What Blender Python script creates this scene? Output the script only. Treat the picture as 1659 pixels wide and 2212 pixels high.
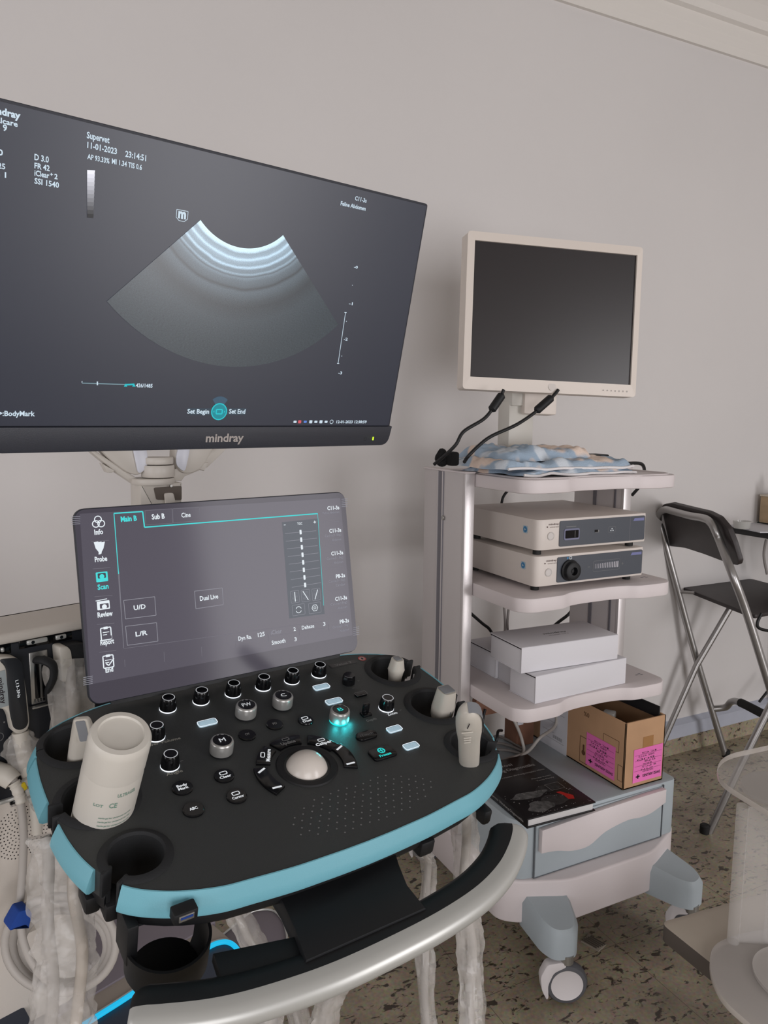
import bpy, bmesh, math, random
from mathutils import Vector, Matrix, noise
random.seed(7)
PI = math.pi; cos, sin, rad = math.cos, math.sin, math.radians
for o in list(bpy.data.objects): bpy.data.objects.remove(o)
SC = bpy.context.scene
COL = SC.collection

# ------------------------------------------------------------------ camera
F, CX, CY = 1620.0, 829.5, 1106.0            # focal length and centre for a 1659 x 2212 frame
PIT, ROL, AZ = rad(7.27), rad(0.5), rad(63.4)
CAM = Vector((0, 0, 1.3))
def to_room(v): return Vector((v[0]*sin(AZ)+v[1]*cos(AZ), -v[0]*cos(AZ)+v[1]*sin(AZ), v[2]))
_f = Vector((0, cos(PIT), -sin(PIT))); _u = Vector((0, sin(PIT), cos(PIT))); _r = Vector((1, 0, 0))
_R2 = _r*cos(ROL)+_u*sin(ROL); _U2 = -_r*sin(ROL)+_u*cos(ROL)
CR, CU, CF = to_room(_R2), to_room(_U2), to_room(_f)
cd = bpy.data.cameras.new('camera'); co = bpy.data.objects.new('camera', cd); COL.objects.link(co)
co.matrix_world = Matrix(((CR.x, CU.x, -CF.x, 0), (CR.y, CU.y, -CF.y, 0), (CR.z, CU.z, -CF.z, CAM.z), (0, 0, 0, 1)))
cd.sensor_fit = 'VERTICAL'; cd.sensor_height = 32.0; cd.lens = F/2212*32.0; cd.clip_start = 0.02
SC.camera = co

# ------------------------------------------------------------------ exposure, world, daylight
SC.view_settings.view_transform = 'Standard'; SC.view_settings.look = 'None'
SC.view_settings.exposure = 0.0; SC.view_settings.gamma = 1.0; SC.view_settings.use_curve_mapping = False
W = bpy.data.worlds.new('daylight'); SC.world = W; W.use_nodes = True
W.node_tree.nodes['Background'].inputs[0].default_value = (0.80, 0.90, 1.0, 1)
W.node_tree.nodes['Background'].inputs[1].default_value = 0.6
def area(name, loc, rot, sx, sy, e, c):
    l = bpy.data.lights.new(name, 'AREA'); l.shape = 'RECTANGLE'; l.size = sx; l.size_y = sy; l.energy = e; l.color = c
    o = bpy.data.objects.new(name, l); o.location = loc; o.rotation_euler = rot; COL.objects.link(o); return o
area('window_daylight', (-0.4, -2.36, 1.25), (rad(90), 0, 0), 1.9, 1.7, 44, (0.985, 0.96, 0.975))
area('added_door_fill', (2.7, -2.36, 1.12), (rad(90), 0, 0), 1.3, 2.0, 66, (0.985, 0.96, 0.975))  # added unseen door light: fills the right side, puts glow on the screens
area('side_window_daylight', (-2.36, 0.0, 1.35), (rad(90), 0, rad(-90)), 1.8, 1.5, 24, (0.97, 0.96, 1.0))

# ------------------------------------------------------------------ pixel <-> place helpers
def ray(x, y): return CF + CR*((x-CX)/F) - CU*((y-CY)/F)
def on_plane(x, y, p, n):
    v = ray(x, y); n = Vector(n); p = Vector(p); return CAM + v*((p-CAM).dot(n)/v.dot(n))
def zp(x, y, z): return on_plane(x, y, (0, 0, z), (0, 0, 1))
def yp(x, y, Y): return on_plane(x, y, (0, Y, 0), (0, 1, 0))
def xp(x, y, X): return on_plane(x, y, (X, 0, 0), (1, 0, 0))
def dp(x, y, D): return CAM + ray(x, y)*D

class Frame:
    def __init__(s, o, ex, ey):
        s.o = Vector(o); s.ex = Vector(ex).normalized(); s.ey = (Vector(ey)-s.ex*Vector(ey).dot(s.ex)).normalized(); s.ez = s.ex.cross(s.ey)
        s.M = Matrix(((s.ex.x, s.ey.x, s.ez.x, s.o.x), (s.ex.y, s.ey.y, s.ez.y, s.o.y), (s.ex.z, s.ey.z, s.ez.z, s.o.z), (0, 0, 0, 1)))
    def w(s, u, v, n=0): return s.o+s.ex*u+s.ey*v+s.ez*n
    def uv(s, x, y, h=0):
        p = on_plane(x, y, s.o+s.ez*h, s.ez)-s.o; return (p.dot(s.ex), p.dot(s.ey))
    def sub(s, u, v, n=0, a=0): return Frame(s.w(u, v, n), s.ex*cos(a)+s.ey*sin(a), -s.ex*sin(a)+s.ey*cos(a))
def axis_frame(o, z, hint=(0, 0, 1)):
    z = Vector(z).normalized(); h = Vector(hint)
    if abs(z.dot(h)) > .98: h = Vector((1, 0, 0))
    x = h.cross(z).normalized(); return Frame(o, x, z.cross(x))
WORLD = Frame((0, 0, 0), (1, 0, 0), (0, 1, 0))

# ------------------------------------------------------------------ materials
def lin(c): return tuple((v/255/12.92 if v/255 <= .04045 else ((v/255+.055)/1.055)**2.4) for v in c)
MATS = {}
def mat(name, rgb, rough=.5, metal=0, emit=None, es=1.0, bump=0, bscale=200, var=0, vscale=8, trans=0, alpha=1, coat=0, spec=.5, ior=1.45):
    if name in MATS: return MATS[name]
    m = bpy.data.materials.new(name); m.use_nodes = True; nt = m.node_tree; b = nt.nodes['Principled BSDF']
    c = lin(rgb)+(1,); b.inputs['Base Color'].default_value = c
    b.inputs['Roughness'].default_value = rough; b.inputs['Metallic'].default_value = metal
    b.inputs['Specular IOR Level'].default_value = spec; b.inputs['IOR'].default_value = ior
    b.inputs['Coat Weight'].default_value = coat; b.inputs['Coat Roughness'].default_value = .05
    if emit: b.inputs['Emission Color'].default_value = lin(emit)+(1,); b.inputs['Emission Strength'].default_value = es
    if trans: b.inputs['Transmission Weight'].default_value = trans
    if alpha < 1: b.inputs['Alpha'].default_value = alpha
    tc = nt.nodes.new('ShaderNodeTexCoord')
    if var:
        n = nt.nodes.new('ShaderNodeTexNoise'); n.inputs['Scale'].default_value = vscale; n.inputs['Detail'].default_value = 4
        nt.links.new(tc.outputs['Object'], n.inputs['Vector'])
        r = nt.nodes.new('ShaderNodeValToRGB'); nt.links.new(n.outputs['Fac'], r.inputs[0])
        r.color_ramp.elements[0].position = .3; r.color_ramp.elements[1].position = .7
        r.color_ramp.elements[0].color = tuple(v*(1-var) for v in c[:3])+(1,); r.color_ramp.elements[1].color = tuple(min(1, v*(1+var)) for v in c[:3])+(1,)
        nt.links.new(r.outputs[0], b.inputs['Base Color'])
    if bump:
        n = nt.nodes.new('ShaderNodeTexNoise'); n.inputs['Scale'].default_value = bscale; n.inputs['Detail'].default_value = 3
        nt.links.new(tc.outputs['Object'], n.inputs['Vector'])
        bp = nt.nodes.new('ShaderNodeBump'); bp.inputs['Strength'].default_value = bump; bp.inputs['Distance'].default_value = .002
        nt.links.new(n.outputs['Fac'], bp.inputs['Height']); nt.links.new(bp.outputs[0], b.inputs['Normal'])
    MATS[name] = m; return m
def glow(name, rgb, s=1.0): return mat(name, (10, 10, 10), .6, emit=rgb, es=s)
wallm = mat('wall_paint', (208, 204, 202), .85, var=.025, vscale=1.3, bump=.25, bscale=35)
ceilm = mat('cornice_plaster', (214, 209, 203), .85)
ledge = mat('grey_skirting_paint', (172, 175, 186), .7, var=.03, vscale=20)
creamp = mat('cream_machine_plastic', (205, 197, 188), .45, bump=.1, bscale=600)
whitep = mat('trolley_white_plastic', (212, 203, 203), .5, bump=.15, bscale=900)
bluep = mat('trolley_blue_grey_plastic', (166, 175, 180), .5, bump=.15, bscale=900)
alum = mat('brushed_aluminium', (205, 200, 200), .38, metal=.55, bump=.1, bscale=300)
alumg = mat('aluminium_side_panel', (196, 190, 189), .5, metal=.15)
groove = mat('column_groove_dark', (120, 118, 124), .5, metal=.4)
armp = mat('monitor_arm_plastic', (204, 197, 188), .4)
armw = mat('monitor_arm_pale_insert', (216, 217, 226), .35)
bezel = mat('black_bezel_plastic', (44, 46, 54), .45, bump=.2, bscale=1200)
blackp = mat('black_plastic', (14, 15, 18), .55)
blackg = mat('black_gloss', (12, 12, 14), .15)
rubber = mat('black_soft_rubber', (27, 28, 30), .75, bump=.2, bscale=700)
panelm = mat('panel_charcoal', (52, 54, 54), .5, bump=.3, bscale=1500)
teal = mat('teal_rim_plastic', (112, 172, 186), .42, bump=.08, bscale=700)
silver = mat('satin_silver', (186, 186, 182), .34, metal=.35)
darks = mat('knob_side_silver', (176, 175, 172), .3, metal=.6)
ball = mat('trackball_ivory', (208, 200, 192), .25)
whi_glow = glow('white_backlight', (235, 240, 248), 1.3)
icon_w = glow('legend_white', (225, 228, 232), .9)
icon_dim = mat('legend_grey', (120, 120, 120), .6)
cyan_glow = glow('cyan_backlight', (20, 215, 215), 1.2)
cyan_soft = glow('cyan_legend', (40, 210, 205), 1.0)
blue_strip = glow('base_light_strip_blue', (20, 178, 224), 1.1)
keyglow = glow('translucent_key_backlight', (165, 190, 205), .85)
clearkey = mat('clear_key_cap', (170, 190, 200), .12, emit=(150, 180, 195), es=.45)
black_fab = mat('velcro_black', (12, 12, 13), .9)
boxw = mat('white_card_box', (212, 210, 214), .6, bump=.1, bscale=300)
boxedge = mat('card_box_seam', (150, 145, 145), .7)
cardb = mat('corrugated_cardboard', (184, 146, 112), .85, var=.06, vscale=14)
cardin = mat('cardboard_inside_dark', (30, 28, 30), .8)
tape = mat('parcel_tape', (166, 122, 78), .3)
pink = mat('pink_label', (236, 118, 188), .7)
paper = mat('white_paper', (205, 205, 210), .7)
ink = mat('print_ink', (42, 34, 40), .7)
inkb = mat('carton_print_brown', (92, 62, 40), .8)
bookb = mat('book_cover_black', (24, 22, 24), .32, var=.2, vscale=30)
page = mat('book_pages', (214, 212, 212), .8, bump=.4, bscale=400)
bookw = mat('book_title_white', (168, 166, 164), .5)
bookr = mat('book_red_print', (196, 38, 34), .4)
bookg = mat('book_xray_grey', (92, 92, 92), .4, var=.7, vscale=70)
chrome = mat('stool_tube_grey_metal', (168, 166, 165), .3, metal=.85)
woodb = mat('stool_black_brown_wood', (50, 44, 44), .5, var=.15, vscale=25)
cabg = mat('grey_cable', (168, 162, 156), .5)
cabb = mat('black_cable', (18, 18, 20), .5)
probem = mat('probe_ivory_plastic', (190, 184, 174), .38)
lens = mat('probe_lens_grey', (122, 124, 128), .5)
bottlem = mat('gel_bottle_white', (202, 197, 188), .4, trans=.0)
gelgreen = mat('bottle_print_green', (120, 150, 135), .6)
velb = mat('velcro_blue', (22, 62, 140), .85)
navy = mat('base_navy_plastic', (44, 52, 68), .4)
lidm = mat('base_lid_grey', (120, 112, 120), .45)
beigeb = mat('base_beige_border', (158, 148, 138), .5)
metal = mat('port_metal', (170, 168, 164), .3, metal=.8)
procf = mat('processor_slate_panel', (72, 76, 84), .35)
procw = mat('processor_white_case', (208, 199, 192), .45)
footm = mat('rubber_foot_black', (24, 23, 23), .7)
casterg = mat('caster_tyre_grey', (84, 84, 88), .6)
casterw = mat('caster_white', (214, 208, 208), .5)
mon2 = mat('monitor_ivory', (216, 206, 197), .45)
screenoff = mat('blank_screen_glass', (42, 38, 39), .32)
yellow = mat('yellow_label', (205, 180, 20), .6)
boardm = mat('beige_laminate', (178, 168, 154), .55, var=.05, vscale=9)
boards = mat('laminate_dark_edge', (88, 80, 74), .6)
greenmat = mat('dark_green_mat', (48, 58, 52), .6)
tableblk = mat('black_table_top', (34, 34, 36), .5)
woodbox = mat('light_wood', (176, 152, 120), .6, var=.1, vscale=30)
usbblue = mat('usb_blue', (30, 60, 130), .5)
stickerb = mat('blue_round_sticker', (56, 120, 164), .5)

def floor_mat(name, tiles=True):
    m = bpy.data.materials.new(name); m.use_nodes = True; nt = m.node_tree; N = nt.nodes; L = nt.links; b = N['Principled BSDF']
    tc = N.new('ShaderNodeTexCoord')
    n1 = N.new('ShaderNodeTexNoise'); n1.inputs['Scale'].default_value = 5; n1.inputs['Detail'].default_value = 8; L.new(tc.outputs['Object'], n1.inputs['Vector'])
    r1 = N.new('ShaderNodeValToRGB'); e = r1.color_ramp.elements; e[0].position = .3; e[0].color = lin((128, 116, 98))+(1,); e[1].position = .72; e[1].color = lin((176, 163, 137))+(1,)
    L.new(n1.outputs['Fac'], r1.inputs[0])
    mp = N.new('ShaderNodeMapping'); mp.inputs['Scale'].default_value = (1, 1.7, 1.3); mp.inputs['Rotation'].default_value = (0, 0, .5); L.new(tc.outputs['Object'], mp.inputs['Vector'])
    n2 = N.new('ShaderNodeTexNoise'); n2.inputs['Scale'].default_value = 36; n2.inputs['Detail'].default_value = 5; n2.inputs['Roughness'].default_value = .6; n2.inputs['Distortion'].default_value = .6; L.new(mp.outputs[0], n2.inputs['Vector'])
    r2 = N.new('ShaderNodeValToRGB'); e = r2.color_ramp.elements; e[0].position = .565; e[0].color = (0, 0, 0, 1); e[1].position = .615; e[1].color = (1, 1, 1, 1); L.new(n2.outputs['Fac'], r2.inputs[0])
    mx = N.new('ShaderNodeMix'); mx.data_type = 'RGBA'; L.new(r2.outputs[0], mx.inputs['Factor']); L.new(r1.outputs[0], mx.inputs['A']); mx.inputs['B'].default_value = lin((66, 56, 46))+(1,)
    out = mx.outputs['Result']
    n3 = N.new('ShaderNodeTexNoise'); n3.inputs['Scale'].default_value = 120; n3.inputs['Detail'].default_value = 3; L.new(tc.outputs['Object'], n3.inputs['Vector'])
    m3 = N.new('ShaderNodeMix'); m3.data_type = 'RGBA'; m3.blend_type = 'OVERLAY'; m3.inputs['Factor'].default_value = .5; L.new(out, m3.inputs['A']); L.new(n3.outputs['Color'], m3.inputs['B'])
    hs = N.new('ShaderNodeHueSaturation'); hs.inputs['Saturation'].default_value = .92; L.new(m3.outputs['Result'], hs.inputs['Color']); out = hs.outputs[0]
    if tiles:
        br = N.new('ShaderNodeTexBrick'); br.offset = 0; br.inputs['Scale'].default_value = 1; br.inputs['Brick Width'].default_value = .3975; br.inputs['Row Height'].default_value = .3975
        br.inputs['Mortar Size'].default_value = .0009; br.inputs['Mortar Smooth'].default_value = .4
        m2 = N.new('ShaderNodeMapping'); m2.inputs['Location'].default_value = (-1.09+.3975*4, -1.473+.3975*6, 0); L.new(tc.outputs['Object'], m2.inputs['Vector']); L.new(m2.outputs[0], br.inputs['Vector'])
        mm = N.new('ShaderNodeMix'); mm.data_type = 'RGBA'; L.new(br.outputs['Fac'], mm.inputs['Factor']); L.new(out, mm.inputs['A']); mm.inputs['B'].default_value = lin((92, 82, 70))+(1,); out = mm.outputs['Result']
    L.new(out, b.inputs['Base Color']); b.inputs['Roughness'].default_value = .38
    return m
floorm = floor_mat('speckled_stone_tile'); skirtm = floor_mat('speckled_stone_skirting', False)
def sleeve_mat():
    m = bpy.data.materials.new('crumpled_clear_plastic'); m.use_nodes = True; nt = m.node_tree; N = nt.nodes; L = nt.links; b = N['Principled BSDF']
    b.inputs['Base Color'].default_value = lin((205, 200, 194))+(1,); b.inputs['Roughness'].default_value = .22
    tc = N.new('ShaderNodeTexCoord'); n = N.new('ShaderNodeTexNoise'); n.inputs['Scale'].default_value = 26; n.inputs['Detail'].default_value = 3; L.new(tc.outputs['Object'], n.inputs['Vector'])
    bp = N.new('ShaderNodeBump'); bp.inputs['Strength'].default_value = .9; bp.inputs['Distance'].default_value = .006; L.new(n.outputs['Fac'], bp.inputs['Height']); L.new(bp.outputs[0], b.inputs['Normal'])
    r = N.new('ShaderNodeMapRange'); r.inputs['From Min'].default_value = .3; r.inputs['From Max'].default_value = .75; r.inputs['To Min'].default_value = .20; r.inputs['To Max'].default_value = .58
    L.new(n.outputs['Fac'], r.inputs['Value']); L.new(r.outputs[0], b.inputs['Alpha']); return m
sleevem = sleeve_mat()
def glassy(name, c, a, rough=.08):
    m = bpy.data.materials.new(name); m.use_nodes = True; b = m.node_tree.nodes['Principled BSDF']
    b.inputs['Base Color'].default_value = lin(c)+(1,); b.inputs['Alpha'].default_value = a; b.inputs['Roughness'].default_value = rough; return m
acry = glassy('clear_acrylic', (200, 195, 190), .30); acry_edge = glassy('acrylic_edge', (214, 206, 198), .80, .2); acry_frost = glassy('frosted_acrylic', (196, 190, 185), .62, .4); acry_tube = glassy('acrylic_tube', (212, 208, 204), .26, .05)
clearp = glassy('clear_clip_plastic', (205, 204, 200), .55, .1)

def towel_mat():
    m = bpy.data.materials.new('towel_print'); m.use_nodes = True; nt = m.node_tree; N = nt.nodes; L = nt.links; b = N['Principled BSDF']
    tc = N.new('ShaderNodeTexCoord')
    v = N.new('ShaderNodeTexNoise'); v.inputs['Scale'].default_value = 13; v.inputs['Detail'].default_value = 1.5; L.new(tc.outputs['Object'], v.inputs['Vector'])
    r = N.new('ShaderNodeValToRGB'); r.color_ramp.interpolation = 'EASE'; e = r.color_ramp.elements
    e[0].position = .52; e[0].color = lin((158, 176, 194))+(1,); e[1].position = .60; e[1].color = lin((226, 206, 192))+(1,)
    x = r.color_ramp.elements.new(.44); x.color = lin((158, 176, 194))+(1,); x = r.color_ramp.elements.new(.38); x.color = lin((205, 212, 220))+(1,)
    L.new(v.outputs['Fac'], r.inputs[0]); L.new(r.outputs[0], b.inputs['Base Color']); b.inputs['Roughness'].default_value = .95
    n = N.new('ShaderNodeTexNoise'); n.inputs['Scale'].default_value = 300; L.new(tc.outputs['Object'], n.inputs['Vector'])
    bp = N.new('ShaderNodeBump'); bp.inputs['Strength'].default_value = .5; bp.inputs['Distance'].default_value = .002; L.new(n.outputs['Fac'], bp.inputs['Height']); L.new(bp.outputs[0], b.inputs['Normal']); return m
towelm = towel_mat()
towele = mat('towel_white_hem', (226, 222, 222), .95, bump=.5, bscale=300)

# ------------------------------------------------------------------ mesh builder
class MB:
    def __init__(s, frame=WORLD): s.v = []; s.f = []; s.m = []; s.sm = []; s.mats = []; s.fr = frame; s.uvs = {}
    def mi(s, m):
        if m not in s.mats: s.mats.append(m)
        return s.mats.index(m)
    def add(s, vs, fs, m, smooth=False, fr=None):
        M = (fr or s.fr).M; b = len(s.v); s.v += [M @ Vector(p) for p in vs]; k = s.mi(m)
        for f in fs: s.f.append([b+i for i in f]); s.m.append(k); s.sm.append(smooth)
        return s
    def box(s, c, d, m, bev=0, fr=None, seg=2, rz=0):
        bm = bmesh.new(); bmesh.ops.create_cube(bm, size=1)
        for v in bm.verts: v.co = Vector((v.co.x*d[0], v.co.y*d[1], v.co.z*d[2]))
        if bev: bmesh.ops.bevel(bm, geom=bm.edges[:], offset=min(bev, min(d)*.49), segments=seg, affect='EDGES', profile=.5)
        R = Matrix.Rotation(rz, 3, 'Z')
        bm.verts.ensure_lookup_table(); s.add([R @ v.co+Vector(c) for v in bm.verts], [[v.index for v in f.verts] for f in bm.faces], m, bev > 0, fr); bm.free(); return s
    def prism(s, pts, z0, z1, m, bev=0, fr=None, side=None, smooth=False, seg=2):
        bm = bmesh.new(); a = [bm.verts.new((p[0], p[1], z0)) for p in pts]; f = bm.faces.new(a)
        if f.normal.z > 0 or True: f.normal_update()
        up = f.normal.z > 0
        r = bmesh.ops.extrude_face_region(bm, geom=[f]); vs = [g for g in r['geom'] if isinstance(g, bmesh.types.BMVert)]
        for v in vs: v.co.z = z1
        bmesh.ops.recalc_face_normals(bm, faces=bm.faces[:])
        if bev:
            ed = [e for e in bm.edges if abs(e.verts[0].co.z-e.verts[1].co.z) < 1e-6]
            bmesh.ops.bevel(bm, geom=ed, offset=bev, segments=seg, affect='EDGES', profile=.5)
        bm.verts.ensure_lookup_table(); bm.normal_update()
        vs = [v.co.copy() for v in bm.verts]
        top = [[v.index for v in f.verts] for f in bm.faces if abs(f.normal.z) > .9]; sd = [[v.index for v in f.verts] for f in bm.faces if abs(f.normal.z) <= .9]
        b0 = len(s.v); M = (fr or s.fr).M; s.v += [M @ p for p in vs]
        for fs, mm in ((top, m), (sd, side or m)):
            k = s.mi(mm)
            for q in fs: s.f.append([b0+i for i in q]); s.m.append(k); s.sm.append((bev > 0 or smooth) and fs is sd)
        bm.free(); return s
    def lathe(s, prof, m, seg=32, fr=None, a0=0, a1=2*PI, smooth=True, cap=True, mfn=None):
        full = abs(a1-a0-2*PI) < 1e-6; n = seg if full else seg+1; vs = []
        for i in range(n):
            a = a0+(a1-a0)*i/seg
            for r, z in prof: vs.append((r*cos(a), r*sin(a), z))
        k = len(prof); fs = []; fm = []
        for i in range(seg):
            j = (i+1) % n
            for q in range(k-1): fs.append([i*k+q, j*k+q, j*k+q+1, i*k+q+1]); fm.append(q)
        if mfn:
            for q in range(k-1): s.add(vs, [f for f, g in zip(fs, fm) if g == q], mfn(q), smooth, fr)
        else: s.add(vs, fs, m, smooth, fr)
        if cap and full:
            for e, q in ((0, 0), (1, k-1)):
                if prof[q][0] > 1e-5:
                    loop = [(prof[q][0]*cos(2*PI*i/seg), prof[q][0]*sin(2*PI*i/seg), prof[q][1]) for i in range(seg)]
                    if e == 0: loop = loop[::-1]
                    s.add(loop, [list(range(seg))], mfn(0 if e == 0 else k-2) if mfn else m, False, fr)
        if not full:
            for e in (0, n-1):
                s.add([vs[e*k+q] for q in range(k)], [list(range(k))], m, False, fr)
        return s
    def cyl(s, c, r, h, m, seg=24, fr=None, bev=0):
        f = (fr or s.fr).sub(c[0], c[1], c[2])
        p = [(r, 0), (r, h-bev), (r-bev, h)] if bev else [(r, 0), (r, h)]
        return s.lathe(p, m, seg, f, smooth=True)
    def tube(s, pts, r, m, seg=10, cl=False, fr=None, flat=1, rf=None, caps=True):
        M = (fr or s.fr); P = [M.w(*p) if len(p) == 3 else p for p in pts]; n = len(P); vs = []
        up = None
        for i in range(n):
            t = (P[(i+1) % n]-P[i-1]) if cl else (P[min(i+1, n-1)]-P[max(i-1, 0)])
            t = t.normalized()
            if up is None: up = Vector((0, 0, 1)) if abs(t.z) < .9 else Vector((0, 1, 0))
            x = t.cross(up).normalized(); y = x.cross(t).normalized(); up = y
            for j in range(seg):
                a = 2*PI*j/seg; rr = rf(i/(n-1), a) if rf else r
                vs.append(P[i]+x*(cos(a)*rr)+y*(sin(a)*rr*flat))
        fs = []
        for i in range(n if cl else n-1):
            k = (i+1) % n
            for j in range(seg): fs.append([i*seg+j, i*seg+(j+1) % seg, k*seg+(j+1) % seg, k*seg+j])
        s.add(vs, fs, m, True, WORLD)
        if caps and not cl: s.add(vs[:seg], [list(range(seg))[::-1]], m, False, WORLD); s.add(vs[-seg:], [list(range(seg))], m, False, WORLD)
        return s
    def poly(s, pts, m, fr=None): return s.add([(p[0], p[1], p[2] if len(p) > 2 else 0) for p in pts], [list(range(len(pts)))], m, False, fr)
    def line(s, a, b, w, m, h=0, fr=None):
        a, b = Vector(a[:2]), Vector(b[:2]); d = (b-a).normalized() if (b-a).length > 1e-9 else Vector((1, 0)); n = Vector((-d.y, d.x))*w/2
        return s.poly([(a-n)[:]+(h,), (b-n)[:]+(h,), (b+n)[:]+(h,), (a+n)[:]+(h,)], m, fr)
    def loop(s, pts, w, m, h=0, fr=None):
        for i in range(len(pts)): s.line(pts[i], pts[(i+1) % len(pts)], w, m, h, fr)
        return s
    def ring(s, c, r, w, m, h=0, fr=None, seg=28, a0=0, a1=2*PI):
        vs = []
        for i in range(seg+1):
            a = a0+(a1-a0)*i/seg
            for q in (r-w/2, r+w/2): vs.append((c[0]+q*cos(a), c[1]+q*sin(a), h))
        return s.add(vs, [[2*i, 2*i+1, 2*i+3, 2*i+2] for i in range(seg)], m, False, fr)
    def disc(s, c, r, m, h=0, fr=None, seg=24): return s.poly([(c[0]+r*cos(2*PI*i/seg), c[1]+r*sin(2*PI*i/seg), h) for i in range(seg)], m, fr)
    def text(s, body, fr, width, height, m, h=.0003, align='L', bold=.0, ext=0):
        vs, fs, w, hh = glyphs(body, bold)
        if w <= 0: return s
        ky = height/.7; kx = width/w if width else ky
        off = 0 if align == 'L' else (-w*kx/2 if align == 'C' else -w*kx)
        return s.add([(v[0]*kx+off, v[1]*ky, h) for v in vs], fs, m, False, fr)
    def build(s, name, parent=None, auto=True):
        me = bpy.data.meshes.new(name)
        c = sum(s.v, Vector())/max(1, len(s.v))
        me.from_pydata([v-c for v in s.v], [], s.f)
        for m in s.mats: me.materials.append(m)
        me.polygons.foreach_set('material_index', s.m); me.polygons.foreach_set('use_smooth', s.sm); me.validate(); me.update()
        if s.uvs:
            ul = me.uv_layers.new(name='UVMap')
            for l in me.loops: ul.data[l.index].uv = s.uvs.get(l.vertex_index, (0, 0))
        if any(s.sm):
            try: me.set_sharp_from_angle(angle=rad(40))
            except Exception: pass
        o = bpy.data.objects.new(name, me); COL.objects.link(o); o.location = c
        if parent:
            o.parent = parent; o.matrix_parent_inverse = pworld(parent).inverted()
        return o
def pworld(o):
    M = o.matrix_basis.copy()
    while o.parent: M = o.parent.matrix_basis @ o.matrix_parent_inverse @ M; o = o.parent
    return M
_gl = {}
def glyphs(body, bold=0):
    k = (body, bold)
    if k in _gl: return _gl[k]
    cu = bpy.data.curves.new('t', 'FONT'); cu.body = body; cu.size = 1; cu.resolution_u = 2; cu.offset = bold; cu.fill_mode = 'BOTH'
    o = bpy.data.objects.new('t', cu); COL.objects.link(o)
    dg = bpy.context.evaluated_depsgraph_get(); me = o.evaluated_get(dg).to_mesh()
    vs = [v.co[:] for v in me.vertices]; fs = [list(p.vertices) for p in me.polygons]
    o.to_mesh_clear(); bpy.data.objects.remove(o); bpy.data.curves.remove(cu)
    if vs:
        x0 = min(v[0] for v in vs); vs = [(v[0]-x0, v[1], 0) for v in vs]; w = max(v[0] for v in vs)
    else: w = 0
    _gl[k] = (vs, fs, w, .7); return _gl[k]
def tag(o, label=None, cat=None, group=None, kind=None):
    if label: o['label'] = label
    if cat: o['category'] = cat
    if group: o['group'] = group
    if kind: o['kind'] = kind
    return o
def thing(name, label, cat, loc, group=None):
    o = bpy.data.objects.new(name, None); o.empty_display_size = .05; COL.objects.link(o); o.location = loc; return tag(o, label, cat, group)
def cut(o, cutters):
    for c in cutters:
        md = o.modifiers.new('b', 'BOOLEAN'); md.operation = 'DIFFERENCE'; md.object = c; md.solver = 'EXACT'
    dg = bpy.context.evaluated_depsgraph_get(); dg.update(); me = bpy.data.meshes.new_from_object(o.evaluated_get(dg)); o.modifiers.clear(); o.data = me
    for c in cutters: bpy.data.objects.remove(c)
def smooth_path(pts, n=8):
    P = [Vector(p) for p in pts]; out = []
    for i in range(len(P)-1):
        a, b, c, d = P[max(i-1, 0)], P[i], P[i+1], P[min(i+2, len(P)-1)]
        for k in range(n):
            t = k/n; out.append(.5*((2*b)+(c-a)*t+(2*a-5*b+4*c-d)*t*t+(3*b-a-3*c+d)*t**3))
    out.append(P[-1]); return out
def rrect(w, h, r, seg=5, cx=0, cy=0):
    out = []
    for (x, y, a) in ((w/2-r, h/2-r, 0), (-w/2+r, h/2-r, PI/2), (-w/2+r, -h/2+r, PI), (w/2-r, -h/2+r, 1.5*PI)):
        for i in range(seg+1): out.append((cx+x+r*cos(a+PI/2*i/seg), cy+y+r*sin(a+PI/2*i/seg)))
    return out
def rpoly(pts, rs, seg=5):
    out = []; n = len(pts)
    for i in range(n):
        p = Vector(pts[i]); a = Vector(pts[i-1]); b = Vector(pts[(i+1) % n]); r = rs if not isinstance(rs, (list, tuple)) else rs[i]
        if r <= 0: out.append(p[:]); continue
        da, db = (a-p), (b-p); d = min(r, da.length*.48, db.length*.48); A = p+da.normalized()*d; B = p+db.normalized()*d
        for k in range(seg+1):
            t = k/seg; out.append((A*(1-t)**2+p*2*t*(1-t)+B*t*t)[:])
    return out

# ================================================================== THE ROOM
def struct(name, mb): return tag(mb.build(name), kind='structure')
struct('floor', MB().box((1.0, -.2, -.05), (7.0, 4.8, .1), floorm))
struct('wall_back', MB().box((1.0, 2.06, 1.42), (7.0, .12, 2.86), wallm))
struct('wall_right', MB().box((4.56, -.2, 1.42), (.12, 4.8, 2.86), wallm))
wl = struct('wall_left', MB().box((-2.46, .95, 1.42), (.12, 2.1, 2.86), wallm).box((-2.46, -1.7, 1.42), (.12, 1.6, 2.86), wallm).box((-2.46, -.0, .3), (.12, 1.8, .6), wallm).box((-2.46, 0, 2.48), (.12, 1.8, .76), wallm))
wf = struct('wall_front', MB().box((3.93, -2.46, 1.42), (1.14, .12, 2.86), wallm).box((1.3, -2.46, 1.42), (1.5, .12, 2.86), wallm).box((-1.93, -2.46, 1.42), (1.16, .12, 2.86), wallm).box((-.4, -2.46, .2), (1.9, .12, .4), wallm).box((-.4, -2.46, 2.48), (1.9, .12, .76), wallm).box((2.7, -2.46, 2.49), (1.3, .12, .74), wallm))
struct('ceiling', MB().box((1.0, -.2, 2.9), (7.0, 4.8, .1), mat('ceiling_paint', (166, 162, 156), .9)))
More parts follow.
